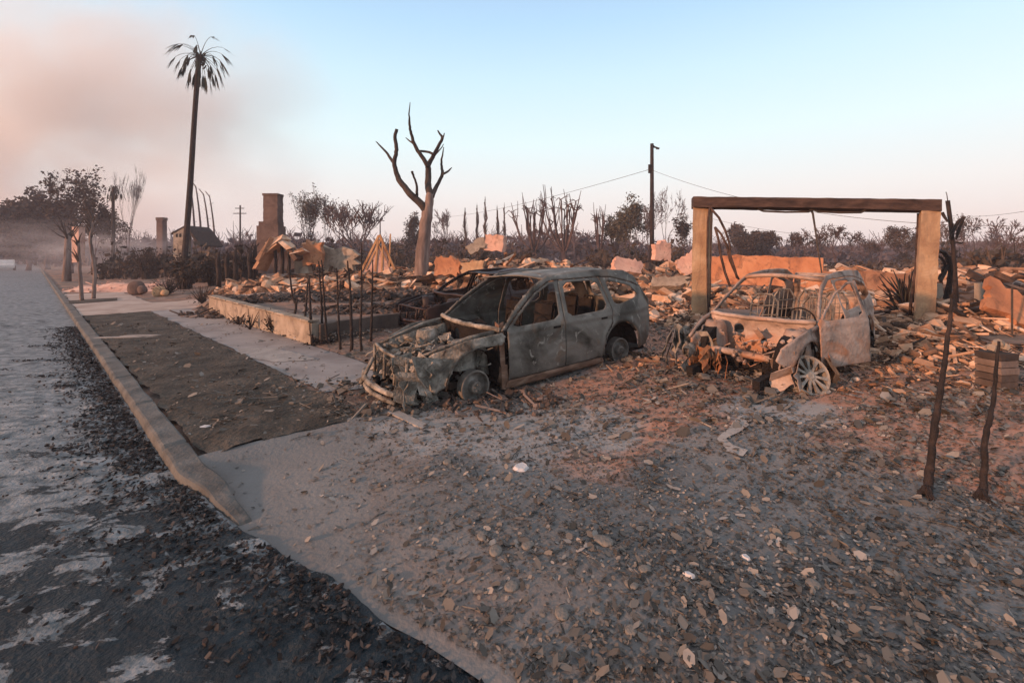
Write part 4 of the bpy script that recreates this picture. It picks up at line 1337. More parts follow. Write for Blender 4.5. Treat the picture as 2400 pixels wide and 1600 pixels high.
# ------------------------------------------------------------------ vegetation
def pxline(pts, d, c, wob=0.0, rng=None):
    r = []
    for i, (x, y) in enumerate(pts):
        q = P(x, y, d + (rng.uniform(-wob, wob) if rng and i else 0)) - c
        r.append(q)
    return r
def spline(pts, rad, sub=3, jit=0.0, rng=None):
    """resample a polyline smoothly (Catmull-Rom)"""
    P_ = [Vector(p) for p in pts]
    o = []; rr = []
    n = len(P_)
    for i in range(n - 1):
        p0 = P_[max(0, i - 1)]; p1 = P_[i]; p2 = P_[i + 1]; p3 = P_[min(n - 1, i + 2)]
        for k in range(sub):
            t = k / sub
            q = 0.5 * ((2 * p1) + (p2 - p0) * t + (2 * p0 - 5 * p1 + 4 * p2 - p3) * t * t + (3 * p1 - p0 - 3 * p2 + p3) * t ** 3)
            if rng and jit: q += Vector((rng.uniform(-jit, jit), rng.uniform(-jit, jit), 0))
            o.append(q); rr.append(rad[i] + (rad[i + 1] - rad[i]) * t)
    o.append(P_[-1]); rr.append(rad[-1])
    return o, rr

# the pruned bare tree in the garden
def bare_tree():
    d = 20.0; c = P(986, 668, d); c.z = gz(c.x, c.y)
    r = thing('bare_tree', tuple(c), 'large leafless lopped tree with forked bare limbs standing left of the SUV roof', 'tree')
    k = d / F; rng = random.Random(5)
    b = MB()
    p, q = spline(pxline([(986, 672), (987, 640), (991, 590), (996, 540), (1001, 500), (1006, 470), (1009, 452)], d, c), [a * k for a in (21, 17, 15.5, 14, 13, 10, 8)], 4, .02, rng)
    b.tube(p, q, 12); b.build('trunk', M['bark'], r, smooth=True)
    limbs = [([(1000, 503), (994, 487), (978, 470), (962, 455), (948, 438), (935, 421), (928, 400), (924, 383), (928, 362), (929, 345), (926, 322), (930, 303)], [9, 9, 8.5, 8, 7, 6.5, 5.5, 5, 4.6, 4.4, 4, 3.6], -.5),
             ([(925, 385), (916, 372), (904, 356), (892, 343), (881, 332)], [4, 3.4, 2.6, 2, 1], .4),
             ([(977, 468), (977, 450), (976, 431), (970, 415), (966, 402)], [3.6, 3.2, 2.6, 2.4, 3], -.6),
             ([(1009, 458), (1004, 440), (1003, 422), (1004, 400), (1003, 388), (1012, 372), (1019, 360), (1028, 342), (1037, 325), (1032, 315), (1026, 306)], [9, 8, 7.5, 7, 6.5, 5, 5, 4, 3.6, 2.6, 1.6], .5),
             ([(1037, 326), (1040, 318), (1041, 312)], [2.5, 1.6, 1], 0),
             ([(1003, 390), (992, 372), (979, 353), (970, 335), (965, 319), (961, 303), (960, 288), (959, 268), (961, 240)], [5.5, 5, 4.5, 4, 3.4, 3, 2.6, 1.6, .7], -.8),
             ([(968, 336), (959, 330), (951, 323)], [2.6, 1.8, .9], .3),
             ([(982, 354), (994, 355), (1006, 357), (1017, 362)], [2.6, 2.8, 2.8, 3], -.2),
             ([(1012, 462), (1018, 447), (1028, 428), (1037, 407), (1035, 390), (1035, 374), (1040, 345)], [6, 5.5, 4.4, 4, 3, 2.4, .9], .9),
             ([(1016, 365), (1026, 357), (1036, 345), (1040, 338)], [2.2, 1.6, 1.2, .7], .3),
             ([(1038, 408), (1048, 403), (1059, 393)], [3, 2.6, 1.0], .6)]
    for pts, rad, off in limbs:
        b = MB(); n = len(pts)
        l = [P(x, y, d + off * 1.2 * i / n) - c for i, (x, y) in enumerate(pts)]
        p, q = spline(l, [a * k for a in rad], 3, .012, rng)
        b.tube(p, q, 8); b.build('limb', M['bark_dark'], r, smooth=True)
bare_tree()

# tall fan palm
def palm_tree(px_base, px_top, py_top, d, r0, seed, label, nf=34, flen=1.6, group=None, droop=0.3, name='palm_tree', blade=1.0, wob=0.0):
    c = on(px_base, d); rng = random.Random(seed)
    r = thing(name, tuple(c), label, 'palm tree', group)
    top = P(px_top, py_top, d) - c
    b = MB(); pts = []; rad = []
    for i in range(19):
        u = i / 18
        x = top.x * (u ** 1.15) + wob * math.sin(u * 3.1)
        pts.append(Vector((x, .1 * math.sin(u * 5), top.z * u))); rad.append(r0 * (1.25 - .25 * min(1, u * 6) - .25 * u + .02 * rng.uniform(-1, 1)))
    b.tube(pts, rad, 10); b.build('trunk', M['char'] if d < 35 else M['bark_dark'], r, smooth=True)
    # skirt of old boots under the crown
    b = MB()
    for _ in range(26):
        a = rng.uniform(0, 6.28); h = rng.uniform(-.9, .1)
        o = top + Vector((r0 * .8 * math.cos(a), r0 * .8 * math.sin(a), h)); b.tube([o, o + Vector((.18 * math.cos(a), .18 * math.sin(a), .28))], [.05, .015], 4)
    b.build('leaf_bases', M['bark_dark'], r)
    for k in range(nf):
        a = 2 * math.pi * (k * .382 + rng.uniform(-.05, .05)); e = -1.15 + 2.3 * ((k + .5) / nf) + rng.uniform(-.12, .12)
        L = flen * rng.uniform(.8, 1.15)
        dv = Vector((math.cos(a) * math.cos(e), math.sin(a) * math.cos(e), math.sin(e)))
        b = MB(); p = [top.copy()]; v = dv.copy()
        for i in range(5):
            v = (v + Vector((0, 0, -droop * (.5 + .25 * i) * .35))).normalized(); p.append(p[-1] + v * L * .70 / 5)
        b.tube(p, [.028, .022, .018, .014, .012, .01], 4)
        # folded burnt fan blade: narrow leaflets hanging from the end of the stalk
        v = (v + Vector((0, 0, -.45 * droop * 2))).normalized()
        side = v.cross(Vector((0, 0, 1)))
        side = side.normalized() if side.length > .1 else Vector((1, 0, 0))
        nrm = side.cross(v)
        for j in range(9):
            f = (j - 4) / 4
            ll = L * .58 * blade * (1 - .30 * abs(f)) * rng.uniform(.8, 1.1)
            dd = (v + side * f * .20 + nrm * rng.uniform(-.10, .10) + Vector((0, 0, -.25 * abs(f)))).normalized()
            w_ = side * .045 * blade
            s0 = p[-1]; m1 = s0 + dd * ll * .5; e1 = s0 + dd * ll + Vector((0, 0, -.12 * ll))
            b.add([s0 - w_ * .4, s0 + w_ * .4, m1 + w_, m1 - w_, e1 + w_ * .15, e1 - w_ * .15], ((0, 1, 2, 3), (3, 2, 4, 5)))
        b.build('frond', M['palm'], r)
    return r
palm_tree(428, 470, 132, 30, .19, 4, 'very tall leaning fan palm with hanging scorched fronds, left of centre', 40, 2.0, droop=.62, blade=.85)
palm_tree(262, 268, 440, 46, .16, 6, 'short thin palm with a small drooping crown among the left trees', 16, 1.1, droop=1.6)

def grow(bt, tips, p, v, L, r, lev, rng, par):
    n = par.get('seg', 4)
    r = max(r, par.get('rmin', 0))
    pts = [p.copy()]; rad = [r]
    for i in range(n):
        v = (v + Vector((rng.uniform(-1, 1), rng.uniform(-1, 1), rng.uniform(-1, 1))) * par.get('gnarl', .22) + Vector((0, 0, par.get('up', .05)))).normalized()
        p = p + v * L / n
        pts.append(p.copy()); rad.append(r * (1 - par.get('taper', .5) * (i + 1) / n))
    bt.tube(pts, rad, 7 if r > .1 else (5 if r > .035 else 3), cap=False)
    if lev <= 0:
        tips.append((p, v)); return
    k = rng.choice(par.get('kids', (2, 3)))
    for i in range(k):
        a = rng.uniform(0, 2 * math.pi); sp = rng.uniform(*par.get('spread', (.35, .8)))
        o = v.orthogonal().normalized(); o2 = v.cross(o)
        nv = (v * math.cos(sp) + (o * math.cos(a) + o2 * math.sin(a)) * math.sin(sp)).normalized()
        st_ = pts[-1] if i < 2 else pts[rng.randint(max(1, n - 2), n)]
        grow(bt, tips, st_.copy(), nv, L * rng.uniform(.62, .88), rad[-1] * rng.uniform(.65, .9), lev - 1, rng, par)
        tips.append((pts[rng.randint(1, n)], v)) if rng.random() < .75 else None

def tree(px, py_top, d, width_px, style, label, seed, name=None, group=None, leaf=None, mtrunk='far_bark', base_dy=0):
    c = on(px, d); rng = random.Random(seed)
    H = (P(px, py_top, d).z - c.z); Wd = width_px * d / F
    r = thing(name or 'burnt_tree', tuple(c), label, 'tree', group)
    bt = MB(); bc = MB(); tips = []
    if style == 'fan':            # lopped limbs rising like a vase with curled ends
        th = H * .25
        bt.tube([(0, 0, -.1), (.05, 0, th * .6), (0, 0, th)], [H * .045, H * .035, H * .04], 8)
        n = 13
        for i in range(n):
            a = 2 * math.pi * i / n + rng.uniform(-.2, .2); ro = rng.uniform(.35, 1.15) * Wd / 2
            hh = H * rng.uniform(.80, 1.0) * (1 - .12 * (ro / (Wd / 2)) ** 2)
            e = Vector((math.cos(a) * ro, math.sin(a) * ro * .8, hh)); s0 = Vector((0, 0, th * rng.uniform(.85, 1.0)))
            m1 = s0.lerp(e, .45) + Vector((math.cos(a) * ro * .12, 0, -H * .04))
            p, q = spline([s0, m1, e.lerp(s0, .12), e], [H * .014, H * .011, H * .009, H * .008], 3, H * .006, rng)
            bc.tube(p, q, 5)
            for _ in range(3):
                aa = rng.uniform(0, 6.28); l = H * rng.uniform(.03, .08)
                k1 = e + Vector((math.cos(aa) * l * .7, math.sin(aa) * l * .7, l * .45)); k2 = k1 + Vector((math.cos(aa) * l * .8, math.sin(aa) * l * .8, l * rng.uniform(-.7, .8)))
                bc.tube([e, k1, k2], [H * .008, H * .006, H * .003], 4)
            for _f in range(2):
                s1 = p[rng.randint(len(p) // 3, len(p) - 3)]; e2 = s1 + Vector((rng.uniform(-1, 1) * Wd * .12, 0, H * rng.uniform(.2, .32))); bc.tube([s1, s1.lerp(e2, .5) + Vector((rng.uniform(-.1, .1), 0, 0)), e2], [H * .009, H * .007, H * .004], 4)
        bt.build('trunk', M[mtrunk], r, smooth=True); bc.build('crown', M[mtrunk], r)
    elif style == 'spike':
        p = [(rng.uniform(-.03, .03) * H, 0, H * i / 8) for i in range(9)]
        bt.tube(p, [H * .03 * (1 - i / 11) for i in range(9)], 6); bt.build('trunk', M[mtrunk], r)
        for _ in range(150):
            u = rng.uniform(.25, 1.0); a = rng.uniform(0, 6.28); w_ = Wd / 2 * (math.sin(min(1, (1.02 - u) * 1.6) * 1.57)) * rng.uniform(.3, 1)
            o = Vector((0, 0, H * u)); e = o + Vector((math.cos(a) * w_, math.sin(a) * w_, H * .10)); bc.tube([o, e], [.03, .012], 3)
        bc.build('crown', M['leaf_dead'], r)
    elif style == 'whip':          # a bare thin stem bending over at the tip
        sg = rng.choice((-1, 1)) if 'lean' not in (leaf or {}) else leaf['lean']
        p = [Vector((sg * (i / 10) ** 3 * Wd * .8 + .04 * H * math.sin(i * .5) * .2, 0, H * (i / 10) * (1 - .02 * (i / 10) ** 6))) for i in range(11)]
        p[-1] += Vector((sg * Wd * .35, 0, -H * .03))
        bt.tube(p, [H * .013 * (1.1 - i / 14) for i in range(11)], 6); bt.build('trunk', M[mtrunk], r, smooth=True)
        for _ in range(14):
            q = p[rng.randint(4, 10)]; e = q + Vector((rng.uniform(-.3, .3), rng.uniform(-.3, .3), rng.uniform(-.1, .35))); bc.tube([q, e], [.03, .01], 3)
        bc.build('crown', M[mtrunk], r)
    else:
        par = dict(bare=dict(levels=6, gnarl=.20, up=.05, spread=(.3, .75), kids=(2, 3)),
                   wispy=dict(levels=6, gnarl=.10, up=.12, spread=(.15, .42), kids=(2, 3)),
                   broom=dict(levels=5, gnarl=.10, up=.20, spread=(.2, .5), kids=(3, 3)),
                   round=dict(levels=5, gnarl=.22, up=.03, spread=(.4, .9), kids=(2, 3)),
                   airy=dict(levels=6, gnarl=.22, up=.06, spread=(.35, .8), kids=(2, 3)))[style]
        par['rmin'] = d * (.00092 if style == 'bare' else .00056)
        L0 = H * (.30 if style != 'wispy' else .36)
        nstem = {'bare': 1, 'wispy': 3, 'broom': 4, 'round': 1, 'airy': 1}[style]
        tips = []
        tb = MB()
        th = H * (({'round': .16, 'airy': .20}.get(style, .26)) if nstem == 1 else .12)
        tb.tube([(0, 0, -.1), (rng.uniform(-.02, .02) * H, 0, th * .5), (rng.uniform(-.03, .03) * H, 0, th)], [H * .034, H * .026, H * .024], 8)
        for k in range(max(3, nstem)):
            a = 2 * math.pi * k / max(3, nstem) + rng.uniform(-.4, .4); sp = .45 if style != 'wispy' else .14
            if style == 'broom': sp = .35
            v = Vector((math.cos(a) * sp, math.sin(a) * sp, 1)).normalized()
            grow(bt, tips, Vector((0, 0, th * .96)), v, L0, H * .016, par['levels'] - 1, rng, par)
        # scale crown to the wanted box
        A = np.array(bt.v); 
        hw = np.percentile(np.abs(A[:, 0]), 99); zt = A[:, 2].max()
        kx = (Wd / 2) / max(.1, hw); kz = (H - th) / (zt - th)
        A[:, 0] *= kx; A[:, 1] *= kx; A[:, 2] = th + (A[:, 2] - th) * kz
        bt.v = [tuple(q) for q in A]
        tips = [(Vector((p.x * kx, p.y * kx, th + (p.z - th) * kz)), v) for p, v in tips]
        tb.build('trunk', M[mtrunk], r, smooth=True)
        ob = bt.build('branches', M[mtrunk], r)
        lf = leaf or {}
        per = lf.get('n', {'bare': 0, 'wispy': 1, 'broom': 2, 'round': 22, 'airy': 7}[style])
        if per:
            sz = lf.get('size', .012) * H; sp = lf.get('clump', .035) * H
            for p, v in tips:
                if rng.random() > lf.get('frac', .8): continue
                for _ in range(per):
                    q = p + Vector((rng.gauss(0, sp), rng.gauss(0, sp), rng.gauss(0, sp * .8)))
                    Rm = rrot(rng, 1.4); bc.quad(q, Rm @ Vector((sz * rng.uniform(.6, 1.3), 0, 0)), Rm @ Vector((0, sz * rng.uniform(.4, .9), 0)))
            bc.build('leaves', M[lf.get('mat', 'leaf_dead')], r)
    return r
gT = 'burnt trees beyond the ruins'
TR = [  # px, top, depth, width px, style, label, leaf
 (112, 452, 62, 120, 'round', 'dense dark round-crowned tree at the left beside the smoky street', dict(size=.018, n=40, clump=.05)),
 (162, 388, 48, 150, 'airy', 'tallest airy tree at left with sparse clumps of scorched leaves', dict(n=9, size=.009, clump=.022, frac=.30)),
 (222, 448, 46, 95, 'airy', 'smaller airy scorched tree just right of the tallest left one', dict(n=9, size=.010, clump=.024, frac=.4)),
 (66, 478, 60, 90, 'round', 'dark broad tree between the left edge and the round-crowned one', dict(size=.018, n=30, clump=.05)),
 (252, 478, 54, 80, 'airy', 'low airy tree filling the gap under the short thin palm', dict(n=9, size=.011, clump=.03, frac=.5)),
 (300, 386, 50, 70, 'wispy', 'tall wispy leafless tree left of the small chimney', dict(n=0)),
 (12, 492, 75, 70, 'round', 'dark leafy tree cut by the left edge of the picture', dict(size=.02, n=36, clump=.05)),
 (722, 434, 60, 66, 'broom', 'tall grey broom-shaped tree right of the brick chimney', dict(n=5, size=.007, clump=.02, mat='leaf_olive')),
 (766, 452, 62, 50, 'wispy', 'thin leafless tree touching the right side of the grey broom-shaped one', dict(n=1, size=.01)),
 (838, 468, 58, 110, 'broom', 'wide brushy tree left of the large lopped tree', dict(n=2, size=.007, clump=.02)),
 (970, 500, 70, 40, 'round', 'small round crown just left of the lopped tree trunk', None),
 (1045, 488, 60, 60, 'bare', 'crooked bare tree right behind the lopped tree', None),
 (1090, 498, 60, 22, 'spike', 'dark burnt cypress spire right of the crooked bare tree', None),
 (1118, 488, 62, 14, 'spike', 'thin cypress spire, second of the row behind the pink block', None),
 (1137, 474, 61, 16, 'spike', 'tallest cypress spire, directly above the pink block', None),
 (1165, 492, 64, 10, 'spike', 'slim pale cypress spire right of the tallest spire', None),
 (1182, 487, 63, 12, 'spike', 'rightmost cypress spire of the row behind the pink block', None),
 (1252, 466, 46, 98, 'fan', 'left one of two vase-shaped lopped trees in the middle distance', None),
 (1322, 454, 44, 120, 'fan', 'right and larger one of two vase-shaped lopped trees in the middle distance', None),
 (1405, 500, 58, 44, 'fan', 'small vase-shaped tree right of the two large ones', None),
 (1442, 505, 60, 40, 'fan', 'small vase-shaped tree left of the round green-brown tree', None),
 (1478, 462, 56, 92, 'round', 'round green-brown tree left of the utility pole', dict(size=.011, n=34, clump=.04, mat='leaf_olive')),
 (1562, 436, 42, 92, 'bare', 'tall bare tree right beside the utility pole', None),
 (1602, 500, 50, 40, 'wispy', 'faint wispy tree touching the left column', dict(n=2, size=.014)),
 (1722, 524, 80, 26, 'wispy', 'faint slim tree seen inside the frame near the bent door tracks', dict(n=3, size=.02)),
 (1738, 548, 62, 60, 'round', 'dark round tree, left one of two seen inside the garage frame', dict(size=.022, n=40, clump=.05)),
 (1792, 544, 60, 68, 'round', 'dark round tree, right one of two seen inside the garage frame', dict(size=.022, n=40, clump=.05)),
 (1862, 536, 44, 60, 'bare', 'gnarled bare tree left of the hanging rod inside the frame', dict(n=2, size=.012, clump=.02)),
 (1958, 524, 44, 120, 'bare', 'widest bare tree, in the middle of the right half of the frame', dict(n=2, size=.010, clump=.02)),
 (2040, 560, 52, 46, 'bare', 'small bare tree just left of the dark round one inside the frame', dict(n=2, size=.012)),
 (2122, 532, 50, 84, 'round', 'tall dark leafy tree against the right column', dict(size=.014, n=34, clump=.045)),
 (1905, 540, 48, 80, 'bare', 'spreading bare tree directly behind the hanging rod', None),
 (2215, 515, 46, 80, 'bare', 'bare tree crown just right of the right column', None),
 (2350, 505, 48, 90, 'bare', 'taller pale bare crown behind the three right-edge trees', None),
 (1520, 470, 48, 80, 'bare', 'bare crown spreading behind the base of the utility pole', None),
 (2262, 500, 38, 70, 'bare', 'bare tree directly right of the charred leaning pole', dict(n=1, size=.01)),
 (2318, 538, 40, 58, 'bare', 'middle bare tree of the three at the right edge', None),
 (2375, 540, 36, 66, 'bare', 'bare forked tree at the right edge of the picture', None),
 (455, 414, 55, 10, 'whip', 'thinnest bent stem, first right of the tall palm', dict(lean=-1)),
 (470, 415, 52, 16, 'whip', 'bent bare stem, second right of the tall palm', dict(lean=-1)),
 (489, 434, 52, 18, 'whip', 'bent bare stem, third right of the tall palm', dict(lean=-1)),
 (502, 440, 50, 16, 'whip', 'thickest bent bare stem, fourth right of the tall palm', dict(lean=-1)),
]
for i, (px, py, d, wpx, sty, lab, lf) in enumerate(TR):
    tree(px, py, d, wpx, sty, lab, 100 + i, {'spike': 'burnt_cypress', 'whip': 'bent_stem_tree'}.get(sty, 'burnt_tree'), {'spike': 'burnt cypress spires', 'whip': 'bent bare stems beside the palm'}.get(sty, gT), lf)

# far belt of burnt trees and hedges that reads as one mass
def far_belt():
    rng = random.Random(77); b = MB()
    x = -330.0
    while x < 330:
        d = 95 + rng.uniform(-16, 22)
        h = ((4.6 if x < 30 else 2.9) + 2.4 * mnoise.noise(Vector((x * .06, 1, 0))) + 2 * mnoise.noise(Vector((x * .3, 4, 0))) + rng.uniform(-.6, 1.2)) * d / 95
        h = max(2.2, h)
        for _ in range(150):
            u = rng.random() ** .6
            q = Vector((x + rng.gauss(0, 3.0), d + rng.uniform(-5, 5), .4 + h * u * rng.uniform(.6, 1.0)))
            Rm = rrot(rng, 1.2); s_ = rng.uniform(.2, .75)
            b.quad(q, Rm @ Vector((s_, 0, 0)), Rm @ Vector((0, s_ * .6, 0)))
        for _r in range(2):
            d += rng.uniform(-6, 6); xx = x; x += rng.uniform(-.7, .7)
            p = [Vector((x, d, 0)), Vector((x + rng.uniform(-.4, .4), d, h * .7)), Vector((x + rng.uniform(-1.5, 1.5), d, h * rng.uniform(.9, 1.35)))]
            b.tube(p, [.2, .14, .05], 4)
            for _ in range(9):
                q1 = p[1].lerp(p[2], rng.uniform(-.3, .6)); q2 = q1 + Vector((rng.uniform(-1.8, 1.8), 0, rng.uniform(.8, 2.6))); b.tube([q1, q2], [.09, .04], 3)
                b.tube([q2, q2 + Vector((rng.uniform(-.9, .9), 0, rng.uniform(.2, 1.2)))], [.05, .03], 3)
            x = xx
        x += 1.5
    o = b.build('far_treeline', M['hazed_leaf'])
    tag(o, 'far-off belt of burnt trees and hedges along the horizon', 'trees', kind='stuff')
far_belt()
def mid_belt():
    """charred hedges and stubs between the lots"""
    rng = random.Random(78); b = MB()
    for (x0, x1, d0, d1, h0, n) in ((230, 620, 34, 46, 2.2, 420), (430, 600, 27, 32, 2.0, 260), (1020, 1260, 34, 46, 2.6, 280), (1380, 1600, 34, 44, 2.4, 300), (1650, 2150, 32, 42, 1.4, 330), (2200, 2420, 22, 30, 2.4, 300), (620, 980, 36, 48, 2.5, 380)):
        for _ in range(n):
            px = rng.uniform(x0, x1); d = rng.uniform(d0, d1); c = on(px, d)
            h = h0 * rng.uniform(.3, 1.0) * (.8 + .8 * mnoise.noise(Vector((px * .02, d * .1, 0))) + (.5 if rng.random() < .08 else 0))
            p = [c, c + Vector((rng.uniform(-.15, .15), 0, h * .5)), c + Vector((rng.uniform(-.4, .4), rng.uniform(-.3, .3), h))]
            b.tube(p, [.05, .035, .012], 3)
            for _k in range(5):
                q = p[1].lerp(p[2], rng.random()) if rng.random() < .6 else p[0].lerp(p[1], rng.random())
                Rm = rrot(rng, 1.2); s_ = rng.uniform(.08, .24)
                b.quad(q + Vector((rng.gauss(0, .25), rng.gauss(0, .2), 0)), Rm @ Vector((s_, 0, 0)), Rm @ Vector((0, s_ * .6, 0)))
    o = b.build('charred_hedges', M['leaf_dead'])
    tag(o, 'charred hedge stubs and brush between the burnt lots', 'brush', kind='stuff')
mid_belt()

# thin burnt stems standing in front of the raised garden
STEMS = [([(686, 772), (690, 742), (694, 715), (686, 695), (681, 659), (677, 620), (676, 589)], 'leftmost thin charred stem with a low fork, before the garden wall', [(694, 715), (697, 705), (694, 694)]),
 ([(716, 790), (714, 760), (718, 710), (720, 680), (723, 646)], 'thin charred stem, second from the left of the row', None),
 ([(733, 808), (729, 770), (728, 737), (726, 690), (724, 645)], 'charred stem, third from the left, thickening at its foot', None),
 ([(757, 801), (755, 760), (754, 715), (752, 680), (749, 648), (747, 612)], 'charred stem, fourth from the left, rising from a black clump', None),
 ([(770, 805), (764, 770), (762, 732), (759, 690), (756, 640), (753, 609)], 'charred stem leaning left, fifth of the row, with a pale scrap caught on it', None),
 ([(798, 819), (795, 780), (793, 737), (791, 680), (789, 628)], 'charred stem, sixth from the left', [(792, 700), (797, 680), (799, 655)]),
 ([(824, 823), (824, 770), (822, 715), (820, 670), (817, 635), (814, 611)], 'thickest charred stem with a side twig, seventh from the left', [(818, 642), (811, 634), (806, 629)]),
 ([(847, 823), (845, 770), (848, 700), (847, 640), (848, 571)], 'tall faint straight stem, second from the right of the row', None),
 ([(870, 800), (871, 740), (872, 693), (873, 650), (873, 609)], 'rightmost charred stem, just behind the SUV nose', None)]
for i, (pts, lab, fork) in enumerate(STEMS):
    g = G(*pts[0]); d = g.y; rng = random.Random(200 + i)
    r = thing('burnt_sapling', tuple(g), lab, 'burnt stem', 'thin charred stems before the garden')
    b = MB(); k = d / F
    l = [P(x, y, d + .03 * j) - g for j, (x, y) in enumerate(pts)]
    n = len(l); w0 = 4.6 if i in (2, 6) else 3.6
    p, q = spline(l, [k * w0 * (1 - .6 * j / (n - 1)) for j in range(n)], 4, .006, rng)
    b.tube(p, q, 6); b.build('stem', M['char'], r, smooth=True)
    b = MB()
    if fork: b.tube([P(x, y, d) - g for x, y in fork], [k * 2.5, k * 2, k * 1], 5)
    for _ in range(5):
        q0 = p[rng.randint(3, len(p) - 2)]; b.tube([q0, q0 + Vector((rng.uniform(-.07, .07), rng.uniform(-.07, .07), rng.uniform(.02, .1)))], [.008, .003], 4)
    b.build('twigs', M['char'], r)
g = G(752, 806)
heap('charred_root_clump', g.x, g.y, .32, .14, .10, 60, .04, .13, M['char'], 'black root clump at the foot of the middle stems', 'root clump', 52, mound=None)
# charred plants by the wall
def stub_plant(px, py, h, n, lab, seed, name='charred_shrub', spread=.25, m='char'):
    g = G(px, py); rng = random.Random(seed)
    r = thing(name, tuple(g), lab, 'shrub', 'charred shrubs')
    b = MB()
    for _ in range(n):
        a = rng.uniform(0, 6.28); s_ = rng.uniform(0, spread); hh = h * rng.uniform(.4, 1)
        b.tube([(0, 0, 0), (math.cos(a) * s_ * .5, math.sin(a) * s_ * .5, hh * .5), (math.cos(a) * s_, math.sin(a) * s_, hh)], [.016, .012, .004], 4)
    b.build('stems', M[m], r)
    b = MB()
    for _ in range(n * 3):
        a = rng.uniform(0, 6.28); s_ = rng.uniform(0, spread); Rm = rrot(rng, 1.2)
        b.quad((math.cos(a) * s_, math.sin(a) * s_, h * rng.uniform(.05, .6)), Rm @ Vector((.03, 0, 0)), Rm @ Vector((0, .018, 0)))
    b.build('leaves', M['leaf_dead'], r)
stub_plant(586, 772, .55, 7, 'small charred twig plant against the middle of the cream wall', 1)
stub_plant(640, 780, .60, 22, 'spiky burnt grass clump right against the cream wall', 2, spread=.4)
stub_plant(474, 712, .75, 30, 'brown charred shrub at the left end of the cream wall', 3, spread=.5)
stub_plant(395, 690, 1.0, 60, 'dark maroon bush beside the pale neighbouring path', 4, spread=.8)
stub_plant(560, 760, .35, 16, 'low charred tuft at the foot of the cream wall, leftmost of three', 5, spread=.35)
# dark bush mass behind
def bush(px, d, w_, h, lab, seed):
    c = on(px, d); rng = random.Random(seed); r = thing('burnt_bush', tuple(c), lab, 'bush', 'burnt bushes near the palm')
    b = MB(); l = MB()
    for _ in range(46):
        a = rng.uniform(0, 6.28); s_ = rng.uniform(0, w_ / 2); hh = h * rng.uniform(.5, 1.05)
        e = Vector((math.cos(a) * s_, math.sin(a) * s_ * .7, hh)); b.tube([(e.x * .3, e.y * .3, -.05), e * .5 + Vector((0, 0, .1)), e], [.04, .03, .008], 4)
        for _k in range(30):
            Rm = rrot(rng, 1.3); q = e * rng.uniform(.35, 1.0) + Vector((rng.gauss(0, .16), rng.gauss(0, .16), rng.gauss(0, .12)))
            l.quad(q, Rm @ Vector((.06, 0, 0)), Rm @ Vector((0, .035, 0)))
    b.build('stems', M['char'], r); l.build('leaves', M['leaf_dead'], r)
bush(430, 24, 2.2, 1.6, 'dense dark bush in front of the foot of the tall palm', 1)
bush(500, 25, 1.6, 1.5, 'dark burnt bush right of the tall palm foot', 2)
bush(345, 34, 3.2, 2.4, 'dark hedge-like bush left of the ruined gabled house', 3)
for i, (px, d, h, lab) in enumerate(((512, 22, 1.9, 'first dark hedge trunk right of the palm bush'), (532, 22.4, 1.8, 'second dark hedge trunk right of the palm bush'), (552, 22.2, 1.9, 'third dark hedge trunk right of the palm bush'), (586, 21.6, 2.0, 'thick dark hedge trunk left of the chimney'), (598, 21.8, 2.1, 'dark hedge trunk nearest the chimney'))):
    c = on(px, d); rng = random.Random(i + 60); r = thing('hedge_trunk', tuple(c), lab, 'burnt trunk', 'burnt hedge trunks')
    b = MB(); b.tube([(0, 0, -.05), (.03, 0, h * .4), (-.02, 0, h * .7), (.02, 0, h)], [.13, .10, .12, .05], 7); b.build('trunk', M['char'], r, smooth=True)
    b = MB()
    for _ in range(16):
        a = rng.uniform(0, 6.28); q = Vector((0, 0, h * rng.uniform(.5, 1))); b.tube([q, q + Vector((math.cos(a) * .22, math.sin(a) * .22, rng.uniform(.1, .4)))], [.03, .008], 4)
    b.build('stubs', M['char'], r)

# two slim trunks in a tree pit at the far kerb
for i, (pts, lab) in enumerate((([(192, 706), (189, 660), (186, 620), (183, 570)], 'left one of two slim leaning trunks rising from the tree pit on the far path'), ([(219, 700), (221, 670), (222, 640), (218, 600), (212, 560), (219, 520)], 'right one of two slim leaning trunks rising from the tree pit on the far path'))):
    g = G(*pts[0]); d = g.y; k = d / F
    r = thing('kerbside_trunk', tuple(g), lab, 'tree', 'twin trunks in the tree pit')
    b = MB(); l = [P(x, y, d) - g for x, y in pts]; n = len(l)
    p, q = spline(l, [k * 4.2 * (1 - .35 * j / (n - 1)) for j in range(n)], 4, .01, random.Random(i)); b.tube(p, q, 7); b.build('trunk', M['bark'], r, smooth=True)
    b = MB(); rng = random.Random(i + 5)
    for _ in range(10):
        q0 = p[-1 - rng.randint(0, 4)]; e = q0 + Vector((rng.uniform(-.5, .5), rng.uniform(-.3, .3), rng.uniform(.2, .7))); b.tube([q0, q0.lerp(e, .5) + Vector((0, 0, .08)), e], [.03, .02, .006], 4)
    b.build('branches', M['bark_dark'], r)
pit = [to_st(*G(x, y)[:2]) for x, y in ((160, 706), (275, 699), (275, 705), (162, 713))]
patch('tree_pit', pit, .03, M['dirt'], .06, .02, .0, 30)
